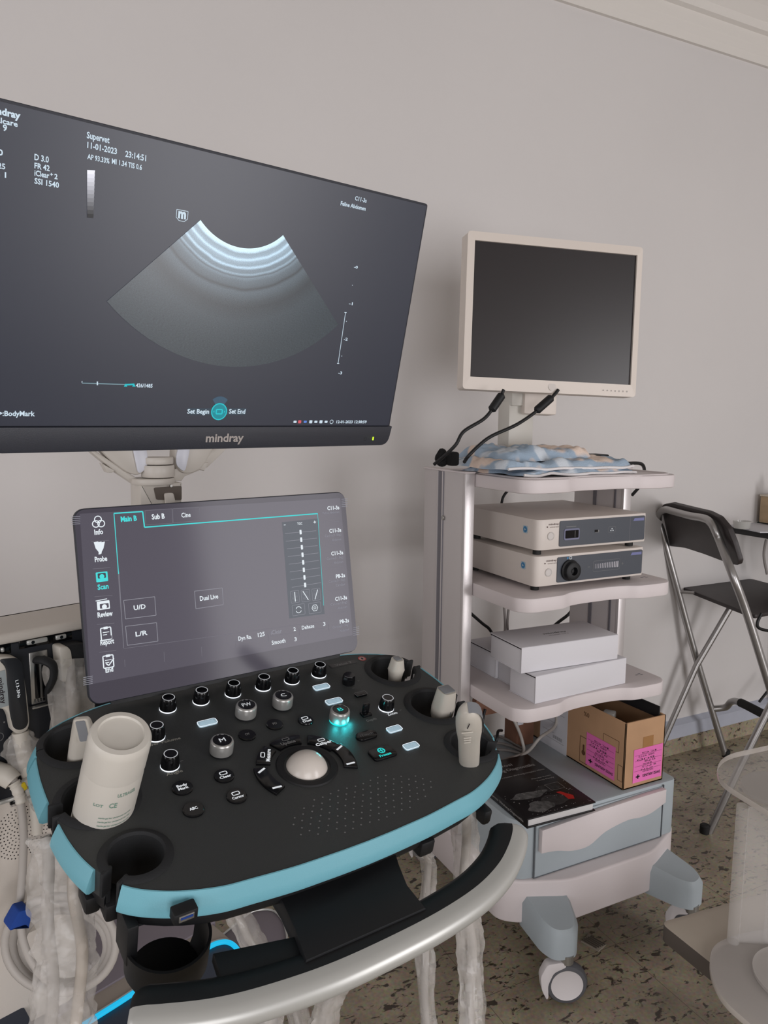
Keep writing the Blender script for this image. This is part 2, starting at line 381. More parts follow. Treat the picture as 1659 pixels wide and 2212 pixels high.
def window(name, c, w, h, ax):
    fr = Frame(c, (1, 0, 0) if ax == 'y' else (0, 1, 0), (0, 0, 1)); mb = MB(fr); wm = mat('window_frame_white', (222, 220, 216), .5)
    for x in (-w/2+.03, 0, w/2-.03): mb.box((x, 0, 0), (.06, h, .06), wm, .004)
    for y in (-h/2+.03, h/2-.03): mb.box((0, y, 0), (w, .06, .06), wm, .004)
    mb.box((0, 0, 0), (w-.1, h-.1, .004), glassy('window_glass_'+name, (230, 235, 240), .1)); struct(name, mb)
window('window_1', (-.4, -2.46, 1.25), 1.9, 1.7, 'y'); window('added_door_1', (2.7, -2.46, 1.06), 1.3, 2.12, 'y'); window('window_2', (-2.46, 0, 1.35), 1.8, 1.5, 'x')  # the glass door is an unseen addition that goes with its fill light
# cornice on the back wall: a stepped plaster profile run along the wall
prof = [(0, 2.576), (.012, 2.576), (.018, 2.60), (.03, 2.625), (.034, 2.66), (.05, 2.665), (.055, 2.69), (.085, 2.72), (.105, 2.735), (.108, 2.76), (.15, 2.785), (.19, 2.80), (.2, 2.85), (0, 2.85)]
mb = MB(); mb.add([(x, 2.0-a, b) for x in (-2.4, 4.5) for a, b in prof], [[i, (i+1) % 14, 14+(i+1) % 14, 14+i] for i in range(14)], ceilm); struct('trim_1', mb)
struct('baseboard_back', MB().prism([(1.978, .066), (2.0, .066), (2.0, .133), (1.983, .121), (1.978, .118)], -2.4, 4.5, ledge, fr=Frame((0, 0, 0), (0, 1, 0), (0, 0, 1))))
struct('trim_2', MB().box((1.05, 1.990, .033), (6.9, .02, .066), skirtm))
mb = MB(); dr = zp(1282, 2038, 0)
mb.box((dr.x, dr.y, .001), (.036, .05, .004), mat('drain_grey', (140, 132, 120), .5), .001, rz=.3)
for i in range(5): mb.box((dr.x-.014+.007*i, dr.y, .0036), (.0028, .042, .002), mat('drain_slot', (78, 70, 62), .7), rz=.3)
struct('trim_3', mb)

# ================================================================== ENDOSCOPY TROLLEY
CXM = 1.254
T = thing('equipment_trolley', 'tall white medical trolley with aluminium side columns, wavy shelves and blue-grey drawer', 'trolley', (CXM, 1.5, 0))
for sx in (-1, 1):
    x = CXM+sx*.256; mb = MB(); xo = CXM+sx*.269
    mb.box((x, 1.63, .70), (.026, .198, .93), alumg, .002)
    mb.box((x, 1.533, .70), (.028, .012, .93), alum, .003)                     # bright front edge
    mb.box((xo+sx*.0005, 1.6425, .70), (.004, .030, .926), groove, .001)
    mb.box((xo+sx*.0015, 1.654, .70), (.004, .004, .926), alum); mb.box((xo+sx*.0015, 1.631, .70), (.004, .004, .926), alum)
    xi = CXM+sx*.243
    mb.box((xi-sx*.001, 1.64, .70), (.003, .012, .926), groove); mb.box((xi-sx*.001, 1.56, .70), (.003, .006, .926), groove)
    mb.box((x, 1.63, 1.166), (.03, .206, .004), whitep, .001)
    mb.build('column', T)
mb = MB()
f = axis_frame((CXM-.2715, 1.625, 1.045), (-1, 0, 0)); mb.cyl((0, 0, 0), .006, .003, metal, 16, f, .001); mb.build('screw', T)
def shelf_outline(yf, x0=1.014, x1=1.495, yb=1.725):
    pts = [(x0, yb), (x0, yf+.045)]
    c = [(x0+.004, yf+.02), (x0+.03, yf-.002), (x0+.075, yf-.004), (x0+.12, yf-.002), (x0+.155, yf+.012), (x0+.20, yf+.018), (.5*(x0+x1), yf+.018)]
    cr = [(x0+x1-a, b) for a, b in c[::-1][1:]]
    mid = [tuple(p[:2]) for p in smooth_path([Vector((a, b, 0)) for a, b in [(x0, yf+.045)]+c+cr+[(x1, yf+.045)]], 5)]
    return [(x0, yb)]+mid+[(x1, yb)]
def shelf(z, yf, th=.034, mark=True):
    mb = MB(); mb.prism(shelf_outline(yf), z-th, z, whitep, bev=.004, smooth=True)
    o = mb.build('shelf', T)
    if mark:
        m2 = MB(Frame((0, 0, z+.0003), (1, 0, 0), (0, 1, 0)))
        for k, (a, b) in enumerate(((0, 0), (.012, .004), (.014, -.003))): m2.box((1.447+a, yf+.065+b, 0), (.008, .003, .0004), groove)
        m2.build('shelf_mark', o)
S1, S2, S3 = 1.163, .893, .632
shelf(S1, 1.335, .032, False); shelf(S2, 1.335); shelf(S3, 1.335)
# raised lip round the top shelf
mb = MB(); lip = [tuple(p) for p in shelf_outline(1.348, 1.03, 1.48, 1.70)]
mb.tube([Vector((x, y, S1)) for x, y in lip], .006, whitep, 8, flat=.6); mb.build('shelf_lip', T)
# drawer cabinet
CZ0, CZ1 = .232, .378
mb = MB(); mb.prism(rpoly([(.995, 1.30), (1.505, 1.30), (1.505, 1.72), (.995, 1.72)], [.055, .02, .02, .02], 8), CZ0, CZ1, bluep, bev=.003, smooth=True)
cab = mb.build('drawer_cabinet', T)
mb = MB(); mb.box((1.2505, 1.2985, (CZ0+.372)/2), (.401, .006, .136), bluep, .001)
dw = mb.build('drawer', T)
mb = MB(); FY = Frame((0, 1.2945, 0), (1, 0, 0), (0, 0, 1))
hp = [(1.058, .352), (1.25, .372-.009), (1.447, .371), (1.448, .335)]
low = smooth_path([Vector((1.448, .335, 0)), Vector((1.40, .318, 0)), Vector((1.36, .315, 0)), Vector((1.32, .318, 0)), Vector((1.25, .306, 0)), Vector((1.20, .283, 0)), Vector((1.15, .283, 0)), Vector((1.10, .296, 0)), Vector((1.056, .301, 0))], 4)
zt = lambda x: .356+.012*min(1, (x-1.056)/.3)
up = [(1.056+.392*i/10, .358+.012*sin(PI*.5*i/10)) for i in range(11)]
mb.prism(up+[(p.x, p.y) for p in low], 0, .014, whitep, bev=.002, fr=FY, smooth=True); mb.build('drawer_handle', dw)
mb = MB()
for a, b in (((1.0475, .236), (1.0475, .368)), ((1.4535, .236), (1.4535, .374))): mb.box((a[0], 1.2965, (a[1]+b[1])/2), (.002, .004, b[1]-a[1]), mat('drawer_gap_dark', (96, 100, 104), .8))
mb.box((1.25, 1.2965, .2345), (.408, .004, .002), MATS['drawer_gap_dark']); mb.build('drawer_seam', cab)
# base tray
BP = [(1.125, 1.255), (1.385, 1.255), (1.505, 1.306), (1.535, 1.335), (1.535, 1.70), (1.49, 1.74), (1.02, 1.74), (.973, 1.70), (.973, 1.335), (1.003, 1.306)]
mb = MB(); mb.prism(rpoly(BP, .03, 5), .126, CZ0, whitep, bev=.006, smooth=True, seg=3); mb.build('base', T)
# four legs with casters
def leg(sx, sy):
    tip = Vector((CXM+sx*.208, 1.175 if sy < 0 else 1.81)); root = Vector((CXM+sx*.178, 1.285 if sy < 0 else 1.70))
    d = (tip-root).normalized(); L = (tip-root).length
    fr = Frame((root.x, root.y, 0), (d.x, d.y, 0), (-d.y, d.x, 0)); mb = MB(fr)
    pl = rpoly([(-.01, -.060), (L-.03, -.044), (L, -.024), (L, .024), (L-.03, .044), (-.01, .060)], [.004, .02, .015, .015, .02, .004], 4)
    pt = rpoly([(-.01, -.050), (L-.035, -.036), (L-.008, -.019), (L-.008, .019), (L-.035, .036), (-.01, .050)], [.004, .02, .015, .015, .02, .004], 4)
    n = len(pl); zb, z1, z2 = .112, lambda x: .180-.30*(x+.01)*.45, lambda x: .196-.30*(x+.01)*.5
    vs = [(x, y, .112+.006*(1-x/L)) for x, y in pl]+[(x, y, z1(x)) for x, y in pl]+[(x, y, z2(x)) for x, y in pt]
    fs = [[i, (i+1) % n, n+(i+1) % n, n+i] for i in range(n)]+[[n+i, n+(i+1) % n, 2*n+(i+1) % n, 2*n+i] for i in range(n)]+[list(range(2*n, 3*n)), list(range(n))[::-1]]
    mb.add(vs, fs, bluep, True); lg = mb.build('leg', T)
    cpos = Vector((tip.x-sx*.012, tip.y+.010, .049)) if sy < 0 else Vector((tip.x, tip.y-.02, .049))
    ax = Vector((-.42*1, -.90, 0)).normalized() if (sx, sy) != (1, -1) else Vector((-.95, -.3, 0)).normalized()
    fr = axis_frame(cpos, ax); mb = MB(fr)
    mb.lathe([(.030, -.012), (.044, -.012), (.048, -.006), (.048, .006), (.044, .012), (.036, .014)], casterg, 40, fr, cap=False)
    w = mb.build('caster', lg) if False else None
    mb.lathe([(0.0, .013), (.034, .013), (.036, .0145), (.0355, .010)], casterw, 40, fr, cap=False); mb.lathe([(0, -.012), (.036, -.012)], casterw, 40, fr, cap=False)
    side = Vector((ax.y, -ax.x, 0))*1.0
    g = Frame(cpos, side, (0, 0, 1)); mb.prism(smooth_round([(.012, .056), (.046, .05), (.060, .02), (.056, -.012), (.044, -.035), (.040, -.030), (.042, .0), (.03, .03), (.0, .045)]), -.014, .010, casterw, bev=.002, fr=g, smooth=True)
    mb.cyl((cpos.x, cpos.y, .098), .016, .02, metal, 20, WORLD)
    mb.build('caster', lg)
def smooth_round(p): return rpoly(p, .008, 3)
for sx in (-1, 1):
    for sy in (-1, 1): leg(sx, sy)
# pole carrying the small monitor
mb = MB(); mb.box((1.195, 1.62, 1.25), (.078, .05, .18), mat('pole_ivory', (196, 192, 184), .5), .003); mb.box((1.205, 1.615, 1.372), (.096, .06, .085), MATS['pole_ivory'], .004); mb.build('monitor_pole', T)

# ------------------------------------------------------------------ white monitor on the pole
def eul(a, b, c):
    return Matrix.Rotation(a, 3, 'Z') @ Matrix.Rotation(b, 3, 'X') @ Matrix.Rotation(c, 3, 'Y')
R = eul(rad(-14.1), rad(-2.7), rad(1.7))
F2 = Frame((1.2194, 1.5079, 1.391), R @ Vector((1, 0, 0)), R @ Vector((0, 0, 1)))      # x right, y up, z toward the room
M2 = thing('flat_monitor', 'white framed flat monitor with a blank dark screen above the trolley', 'monitor', F2.w(0, -.03, -.03))
mb = MB(F2); w, h = .43, .323
o_ = rrect(w+.034, h+.052, .008, 3, 0, h/2-.004); i_ = rrect(w, h, .0005, 3, 0, h/2)
n = len(o_)
mb.add([(x, y, .0) for x, y in o_]+[(x, y, .004) for x, y in i_]+[(x, y, -.002) for x, y in i_]+[(x, y, -.045) for x, y in o_], [[i, (i+1) % n, n+(i+1) % n, n+i] for i in range(n)]+[[n+i, n+(i+1) % n, 2*n+(i+1) % n, 2*n+i] for i in range(n)]+[[3*n+i, 3*n+(i+1) % n, (i+1) % n, i] for i in range(n)]+[list(range(3*n, 4*n))[::-1]], mon2)
for k in range(7): mb.ring((w/2-.075+.011*k, -.017), .0015, .0006, icon_dim, .0026)
mb.disc((.0, -.014), .010, mat('monitor_badge', (202, 194, 188), .4), .003)
mb.build('bezel', M2)
MB(F2).poly([(x, y, -.0015) for x, y in i_], screenoff).build('screen', M2)
MB(F2).box((0, h/2, -.06), (.2, .16, .035), mon2, .008).box((0, .02, -.085), (.09, .2, .05), mon2, .005).build('rear_housing', M2)

# ------------------------------------------------------------------ two processors
def processor(z, kind, label, dx=0):
    x0, x1, y0, y1, h = 1.087+dx, 1.428+dx, 1.38, 1.75, .073
    t = thing('video_processor', label, 'medical device', ((x0+x1)/2, y0, z), 'white processors on the middle shelf')
    mb = MB(); mb.prism(rpoly([(x0, y0), (x1, y0), (x1, y1-.05), (x0, y1-.05)], [.02, .006, .01, .01], 6), z+.012, z+.012+h, procw, bev=.0025, smooth=True); mb.build('case', t)
    for a in (x0+.02, x1-.03):
        for b in (y0+.025, y1-.09): MB().cyl((a, b, z), .010, .0125, footm, 18, WORLD).build('foot', t)
    fr = Frame((x0, y0-.0005, z+.012), (1, 0, 0), (0, 0, 1)); W_ = x1-x0
    mb = MB(fr); px0 = .064
    mb.prism(rrect(W_-px0-.006, h-.012, .004, 4, (W_+px0-.006)/2, h/2), -.001, .0016, procf, fr=fr)
    mb.box((W_-.036-.02, h/2, .0016), (.0008, h-.012, .0006), groove) if kind == 'top' else None
    mb.prism([(W_-.046, h-.018), (W_-.042, h-.011), (W_-.010, h-.011), (W_-.010, h-.018)], .0016, .002, mat('processor_violet_tag', (112, 116, 160), .4), fr=fr)
    pn = mb.build('front_panel', t)
    mb = MB(fr); mb.ring((.039, h*.45), .009, .0015, mat('power_ring', (186, 180, 176), .4), .0012); mb.disc((.039, h*.45), .008, mat('power_cap', (200, 194, 190), .4), .0008); mb.build('power_button', t)
    mb = MB(fr); mb.text('mindray', fr.sub(.032, h-.014), .030, .0045, mat('logo_brown', (88, 66, 62), .5), .0006, bold=.01); mb.text('animal care', fr.sub(.036, h-.020), .026, .003, MATS['logo_brown'], .0006); mb.disc((.028, h-.018), .0017, MATS['logo_brown'], .0006); mb.build('logo', t)
    fs = axis_frame((x0-.0004, y0+.045, z+.012+h*.62), (-1, 0, 0)); mb = MB(fs); mb.prism(rrect(.018, .018, .003), 0, .0004, mat('sticker_pale', (170, 186, 196), .5)); mb.disc((0, 0), .0075, stickerb, .0007); mb.poly([(-.003, .003, .001), (-.003, -.003, .001), (.004, 0, .001)], MATS['sticker_pale']); mb.build('sticker', t)
    if kind == 'top':
        mb = MB(fr); mb.prism(rrect(.046, .027, .004, 4, px0+.036, h*.47), .0016, .003, mat('port_frame', (112, 114, 140), .4), fr=fr); mb.prism(rrect(.040, .019, .002, 3, px0+.036, h*.47), .003, .0034, blackg, fr=fr); mb.box((px0+.045, h*.47, .0036), (.001, .016, .0006), icon_dim); mb.box((px0+.034, h*.72, .0018), (.030, .0015, .0004), icon_dim); mb.build('video_port', pn)
        mb = MB(fr); mb.loop([(px0+.108, h*.47), (px0+.120, h*.47), (px0+.120, h*.53), (px0+.108, h*.53)], .0012, metal, .002); mb.box((px0+.112, h*.51, .0018), (.010, .006, .001), blackg); mb.build('usb_port', pn)
        mb = MB(fr); mb.loop(rrect(.024, .014, .004, 3, px0+.162, h*.52), .0005, icon_dim, .002)
        for a, b in ((0, .002), (-.0035, -.0025), (.0035, -.0025)): mb.disc((px0+.162+a, h*.52+b), .0015, icon_w, .0021)
        mb.build('connection_icon', pn)
    else:
        f2 = fr.sub(px0+.037, h*.46, .0016); mb = MB(f2); mb.lathe([(.026, 0), (.026, .004), (.022, .006), (.0215, .016), (.018, .018), (.010, .018), (.009, .008), (.004, .008), (.0035, .012), (0, .012)], blackp, 36, f2); mb.build('light_guide_socket', pn)
        mb = MB(fr); mb.disc((px0+.030, h*.87), .0028, stickerb, .0019); mb.loop(rrect(.006, .006, .0005, 2, px0+.039, h*.87), .001, icon_w, .0019); mb.build('indicator', pn)
        mb = MB(fr); mb.loop(rrect(.086, .026, .004, 4, px0+.153, h*.50), .0006, icon_dim, .002)
        for k in range(14): mb.box((px0+.1165+.0056*k, h*.50, .0019), (.0010+.00018*k, .011+.0003*k, .0005), mat('level_bar', (176, 174, 180), .5))
        mb.line((px0+.093, h*.5), (px0+.100, h*.5), .001, icon_dim, .002); mb.line((px0+.202, h*.5), (px0+.208, h*.5), .001, icon_dim, .002); mb.line((px0+.205, h*.45), (px0+.205, h*.55), .001, icon_dim, .002)
        mb.build('brightness_gauge', pn)
processor(S2, 'low', 'white processor with round black socket and bar gauge, lower of the two')
processor(S2+.0865, 'top', 'white processor with video and usb ports, stacked above the round-socket one', .003)

# ------------------------------------------------------------------ white cartons on the lower shelf
def carton(label, c, w, d, h, z, rz, txt=None):
    t = thing('white_carton', label, 'box', (c[0], c[1], z), 'white cartons on the lower shelf')
    fr = Frame((c[0], c[1], z), (cos(rz), sin(rz), 0), (-sin(rz), cos(rz), 0)); mb = MB(fr)
    mb.box((0, 0, h/2), (w-.004, d-.004, h), boxw, .0015); mb.build('tray', t)
    mb = MB(fr); mb.box((0, 0, h-.0008), (w, d, .003), boxw, .001); mb.box((0, -d/2, h/2), (w, .002, h), boxw, .0008); mb.box((0, 0, .001), (w, d, .002), boxw, .0006)
    mb.box((-w/2+.0015, -.001, h-.0035), (.003, d-.006, .0018), ink)
    mb.build('lid', t)
    if txt:
        f2 = fr.sub(-.03, .0, h+.0009); mb = MB(f2); mb.text(txt, f2, .07, .010, icon_dim, .0002, bold=.02); mb.text('animal care', f2.sub(.006, -.014), .06, .006, icon_dim, .0002); mb.build('logo', t)
def carton_px(label, fl, frt, bl, z, h, txt=None, w=None, d=None):
    a, b, c = zp(*fl, z), zp(*frt, z), zp(*bl, z); ex = (b-a); w = w or ex.length; ex.normalize(); ey = Vector((-ex.y, ex.x, 0)); d = d or max(.04, (c-a).dot(ey))
    m = a+ex*w/2+ey*d/2; carton(label, (m.x, m.y), w, d, h, z+.0005, math.atan2(ex.y, ex.x), txt)
carton_px('white carton in front lying directly on the shelf beneath the topmost one', (1155, 1521), (1350, 1476), (1109, 1490), S3, .0665, 'mindray')
carton_px('white carton behind, its left end showing between its two neighbours', (1112, 1487), (1300, 1452), (1068, 1466), S3, .0665, d=.075, w=.28)
carton_px('white carton deepest on the left beside the aluminium column', (1070, 1466), (1260, 1432), (1000, 1425), S3, .0665, d=.13, w=.27)
carton_px('topmost white carton with faint grey logo on the lid', (1125, 1455.5), (1333, 1423), (1060, 1418), S3+.0685, .062, 'mindray')

# ------------------------------------------------------------------ open cardboard box with pink labels
t = thing('cardboard_box', 'open brown cardboard shipping box with pink labels on the drawer cabinet', 'box', (1.41, 1.52, CZ1))
bx0, bx1, by0, by1, bz0, bz1 = yp(1345, 1715, 1.312).x, yp(1430, 1694, 1.312).x, 1.312, 1.715, CZ1+.001, yp(1347, 1565, 1.312).z
mb = MB()
for c, d in (((bx0+.002, (by0+by1)/2, (bz0+bz1)/2), (.004, by1-by0, bz1-bz0)), ((bx1-.002, (by0+by1)/2, (bz0+bz1)/2), (.004, by1-by0, bz1-bz0)), (((bx0+bx1)/2, by0+.002, (bz0+bz1)/2), (bx1-bx0, .004, bz1-bz0)), (((bx0+bx1)/2, by1-.002, (bz0+bz1)/2), (bx1-bx0, .004, bz1-bz0)), (((bx0+bx1)/2, (by0+by1)/2, bz0+.002), (bx1-bx0, by1-by0, .004))): mb.box(c, d, cardb, .0006)
mb.build('carton_body', t)
mb = MB(); mb.box(((bx0+bx1)/2, (by0+by1)/2, bz0+.055), (bx1-bx0-.01, by1-by0-.01, .10), cardin); mb.build('dark_fill', t)  # dark block filling the lower inside of the box
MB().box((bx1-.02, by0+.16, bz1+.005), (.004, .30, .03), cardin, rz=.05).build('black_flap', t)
mb = MB(); pass
vs = [(bx0-.0005+.0008*(i % 2), by0+.03+.02*i, bz1-.03) for i in range(3)]
mb = MB(); mb.box((bx0+.03, by0+.09, bz1-.016), (.03, .03, .02), clearp, .004, rz=.6); mb.build('plastic_bag', t)
def label_block(fr, w, h, name, parent, flip=True):
    mb = MB(fr); mb.prism([(-w/2, -h/2), (w/2, -h/2), (w/2, h/2), (-w/2, h/2)], 0, .0006, pink, fr=fr)
    g = fr.sub(0, 0, .0007, PI); rng = random.Random(3)
    mb.text('SWISS AIRLINES', g.sub(-w*.45, h*.30), w*.62, h*.08, ink, bold=.02); mb.box((w*-.33, -h*.33, .0007), (w*.14, h*.04, .0002), ink); mb.box((w*-.33, -h*.33, .0007), (w*.045, h*.13, .0002), ink)
    for k, y in enumerate((.16, .10, .02, -.06, -.14, -.22, -.31, -.40)):
        ww = w*rng.uniform(.3, .6)
        if k % 2 == 0: mb.line((-w*.46, -y*h), (w*.46, -y*h), .0006, ink, .0008)
        mb.text(('MALPENSA', 'CTN', '8 PCS', '085 8972 1434', '078', 'BUD', '085 9772', 'KG')[k], g.sub(-w*.2+rng.uniform(-.1, .1)*w, y*h+.002), ww, h*.05, ink, .0002)
    mb.build(name, parent)
label_block(Frame(((bx0+bx1)/2+.012, by0-.0006, bz0+.056), (1, 0, 0), (0, 0, 1)), .098, .088, 'pink_label', t)
label_block(Frame((bx0-.0006, by0+.083, bz0+.056), (0, -1, 0), (0, 0, 1)), .105, .088, 'pink_label', t)
mb = MB(Frame((bx0-.0005, by0+.24, bz0+.075), (0, -1, 0), (0, 0, 1))); mb.box((-.03, 0, 0), (.115, .155, .0006), paper)
for y, s_ in ((.03, .09), (.0, .06), (-.03, .05), (-.05, .09)): mb.line((-.075, y), (-.075+s_, y), .0008, icon_dim, .0006)
mb.text('P', mb.fr.sub(.005, .045), .008, .011, ink, .0006, bold=.05)
for k in range(16): mb.line((-.03+.0025*k, -.035), (-.03+.0025*k, -.045), .0012 if k % 3 else .0004, icon_dim, .0006)
mb.build('shipping_label', t)
mb = MB(Frame((bx0-.0004, by0+.15, bz0+.05), (0, -1, 0), (0, 0, 1)))
mb.loop([(-.01, -.04), (.018, -.04), (.018, .03), (-.01, .03)], .0015, inkb, .0003); mb.disc((.004, -.012), .007, inkb, .0003); mb.box((.004, 0, .0003), (.006, .02, .0002), inkb); mb.build('carton_print', t); mb = MB(mb.fr); mb.loop([(.075, .04), (.13, .04), (.13, .07), (.075, .07)], .001, inkb, .0003); mb.build('carton_print', t); mb = MB(mb.fr); mb.loop([(.13, -.03), (.146, -.03), (.146, .01), (.13, .01)], .001, inkb, .0003); mb.build('carton_print', t); mb = MB(mb.fr)
mb.text('%0', mb.fr.sub(.0, .09), .02, .012, inkb, .0003); mb.build('carton_print', t)
MB(Frame(((bx0+bx1)/2, by0-.0005, bz0+.108), (1, 0, 0), (0, 0, 1))).box((.01, 0, 0), (.035, .04, .0005), tape).build('tape', t)

# brown parcel and grey cables at the back of the cabinet
t = thing('flat_parcel', 'brown parcel with white label standing behind under the lowest shelf', 'parcel', (1.21, 1.70, CZ1))
MB().box((1.205, 1.685, CZ1+.115), (.15, .022, .05), mat('brown_parcel', (120, 84, 66), .8), .004, rz=.0).box((1.27, 1.66, CZ1+.06), (.06, .06, .12), MATS['brown_parcel'], .003).build('parcel_body', t)
MB().box((1.25, 1.6285, CZ1+.08), (.02, .001, .03), paper).build('parcel_label', t)
def cable(name, pts, r, m, label=None, cat='cable', group=None, parent=None, n=8):
    o = MB().tube(smooth_path(pts, n), r, m, 10).build(name, parent)
    if label: tag(o, label, cat, group)
    return o
Z = CZ1+.006
cable('grey_cable', [zp(1058, 1655, Z), zp(1095, 1640, Z), zp(1138, 1625, Z+.003), yp(1165, 1595, 1.56), yp(1203, 1555, 1.57), Vector((1.27, 1.58, .60))], .0045, cabg, 'pale grey cable rising diagonally to the shelf from behind the book', group='grey cables')
cable('grey_cable', [zp(1062, 1672, Z), zp(1100, 1652, Z), zp(1130, 1628, Z), yp(1128, 1600, 1.60), yp(1118, 1572, 1.60), yp(1105, 1545, 1.60)], .0045, cabg, 'pale grey cable hanging down beside the diagonal one and bending left', group='grey cables')
for k, (a, b) in enumerate((((1075, 1590), (1130, 1618)), ((1072, 1605), (1128, 1622)), ((1068, 1620), (1125, 1628)))):
    cable('shade_darkened_cable', [zp(a[0]-10, a[1]+4, Z), zp(*a, Z), zp((a[0]+b[0])/2, (a[1]+b[1])/2-3, Z), zp(*b, Z)], .004, mat('shaded_grey_cable', (120, 114, 110), .6), ['upper', 'middle', 'lower'][k]+' strand of grey cable coiled on the cabinet behind the book', 'cable', 'cable strands on the cabinet')  # same grey cable, with the shade behind the book put into its colour
cable('black_cable', [zp(1060, 1625, Z), yp(1072, 1600, 1.6), yp(1076, 1580, 1.62), yp(1084, 1578, 1.66)], .004, cabb, 'black cable looping up beside the rim of the control panel')
cable('black_cable', [yp(1048, 1532, 1.66), yp(1042, 1560, 1.66), yp(1040, 1600, 1.67)], .004, cabb, 'short black cable dropping below the lowest shelf by the column')
for k, x in enumerate((1089, 1099)):
    cable('grey_cable', [yp(x-1+3*k, 1300, 1.70), yp(x+(2 if k == 0 else -3), 1345, 1.70), yp(x, 1390, 1.70)], .0035, mat('mid_grey_cable', (150, 144, 140), .6), ('left' if k == 0 else 'right')+' one of two thin grey cables hanging under the middle shelf', 'cable', 'thin grey cables under middle shelf')
cable('black_cable', [yp(1000, 1310, 1.74), yp(1040, 1345, 1.76), yp(1058, 1360, 1.76), yp(1070, 1385, 1.76)], .0045, cabb, 'black cable curving down left above the cartons')
cable('black_cable', [yp(1245, 1300, 1.76), yp(1230, 1325, 1.76), yp(1205, 1345, 1.76), yp(1170, 1375, 1.76)], .005, cabb, 'black cable curving behind the cartons toward the right column')
cable('black_cable', [yp(1110, 1050, 1.76), yp(1097, 1060, 1.76), yp(1086, 1076, 1.76), yp(1082, 1100, 1.76)], .004, cabb, 'black cable behind the upper processor at its left')

# ------------------------------------------------------------------ book
bz = CZ1+.002; bt = .023
P1, P2, P3 = zp(1139, 1770, bz+bt), zp(1287, 1732, bz+bt), zp(1140, 1629, bz+bt)
exb = (P2-P1).normalized(); eyb = (P3-P2); eyb = (eyb-exb*eyb.dot(exb)).normalized(); bw = (P2-P1).length; bh = (P3-P2).length
fb = Frame((P1.x, P1.y, bz), exb, eyb)
t = thing('book', 'thick black hardcover book lying on the cabinet beside the cardboard box', 'book', fb.w(bw/2, bh/2))
MB(fb).box((bw/2+.001, bh/2, bt/2), (bw-.010, bh-.008, bt-.005), page, .0015).build('pages', t)
mb = MB(fb); mb.box((bw/2, bh/2, .0015), (bw, bh, .003), bookb, .0007); mb.box((bw/2, bh/2, bt-.0015), (bw, bh, .003), bookb, .0007); mb.box((.0015, bh/2, bt/2), (.003, bh, bt), bookb, .001)
cov = mb.build('cover', t)
ft = fb.sub(0, 0, bt+.0002); mb = MB(ft)
mb.text('Allatorvosi', ft.sub(bw*.10, bh*.855), bw*.52, .0125, bookw, bold=.01); mb.build('cover_title', cov); mb = MB(ft); mb.text('Ultrahang-Diagnosztika', ft.sub(bw*.10, bh*.77), bw*.80, .0125, bookw, bold=.01)
mb.text('A kutya es a macska ultrahang-vizsgalata atlasza', ft.sub(bw*.06, bh*.665), bw*.88, .007, bookw); mb.build('cover_title', cov); mb = MB(ft); mb.text('Manczur Ferenc', ft.sub(bw*.62, bh*.545), bw*.3, .006, bookw); mb.text('Voros Karoly', ft.sub(bw*.65, bh*.50), bw*.27, .006, bookw)
mb.build('cover_subtitle', cov); mb = MB(ft)
def blob(c, r, e, m, h, seed=0, fr=None):
    pts = [(c[0]+r*(1+.22*noise.noise(Vector((cos(a), sin(a), seed)))*2)*cos(a), c[1]+r*e*(1+.22*noise.noise(Vector((cos(a)+5, sin(a), seed)))*2)*sin(a), h) for a in [2*PI*i/30 for i in range(30)]]
    mb.poly(pts, m, fr)
blob((bw*.33, bh*.13), .036, .62, bookg, .0003, 1); blob((bw*.35, bh*.32), .05, .30, bookg, .0003, 2); blob((bw*.66, bh*.36), .035, .45, mat('book_dark_photo', (50, 49, 50), .4, var=.6, vscale=80), .0002, 3); blob((bw*.60, bh*.17), .045, .5, MATS['book_dark_photo'], .00025, 4)
mb.poly([(bw*.70, bh*.27, .0005), (bw*.74, bh*.20, .0005), (bw*.735, bh*.13, .0005), (bw*.81, bh*.115, .0005), (bw*.85, bh*.17, .0005), (bw*.80, bh*.22, .0005), (bw*.76, bh*.27, .0005)], bookr)
mb.loop([(bw*.68, bh*.31), (bw*.88, bh*.31), (bw*.88, bh*.42), (bw*.68, bh*.42)], .0007, bookw, .0004)
rg = random.Random(5)
for k in range(70):
    x, y = rg.uniform(.02, .97)*bw, rg.choice((rg.uniform(.0, .06), rg.uniform(.2, .42)))*bh
    if .02*bh < y: mb.box((x, y, .0003), (rg.uniform(.0006, .003), rg.uniform(.0005, .0015), .0002), bookw)
mb.build('cover_picture', cov)
fs = Frame(fb.w(-.0002, bh, bt/2-.003), -fb.ey, (0, 0, 1)); mb = MB(fs); mb.text('Allatorvosi Ultrahang-Diagnosztika', fs.sub(.11, 0), .15, .006, bookw, .0003); mb.build('spine_title', cov)

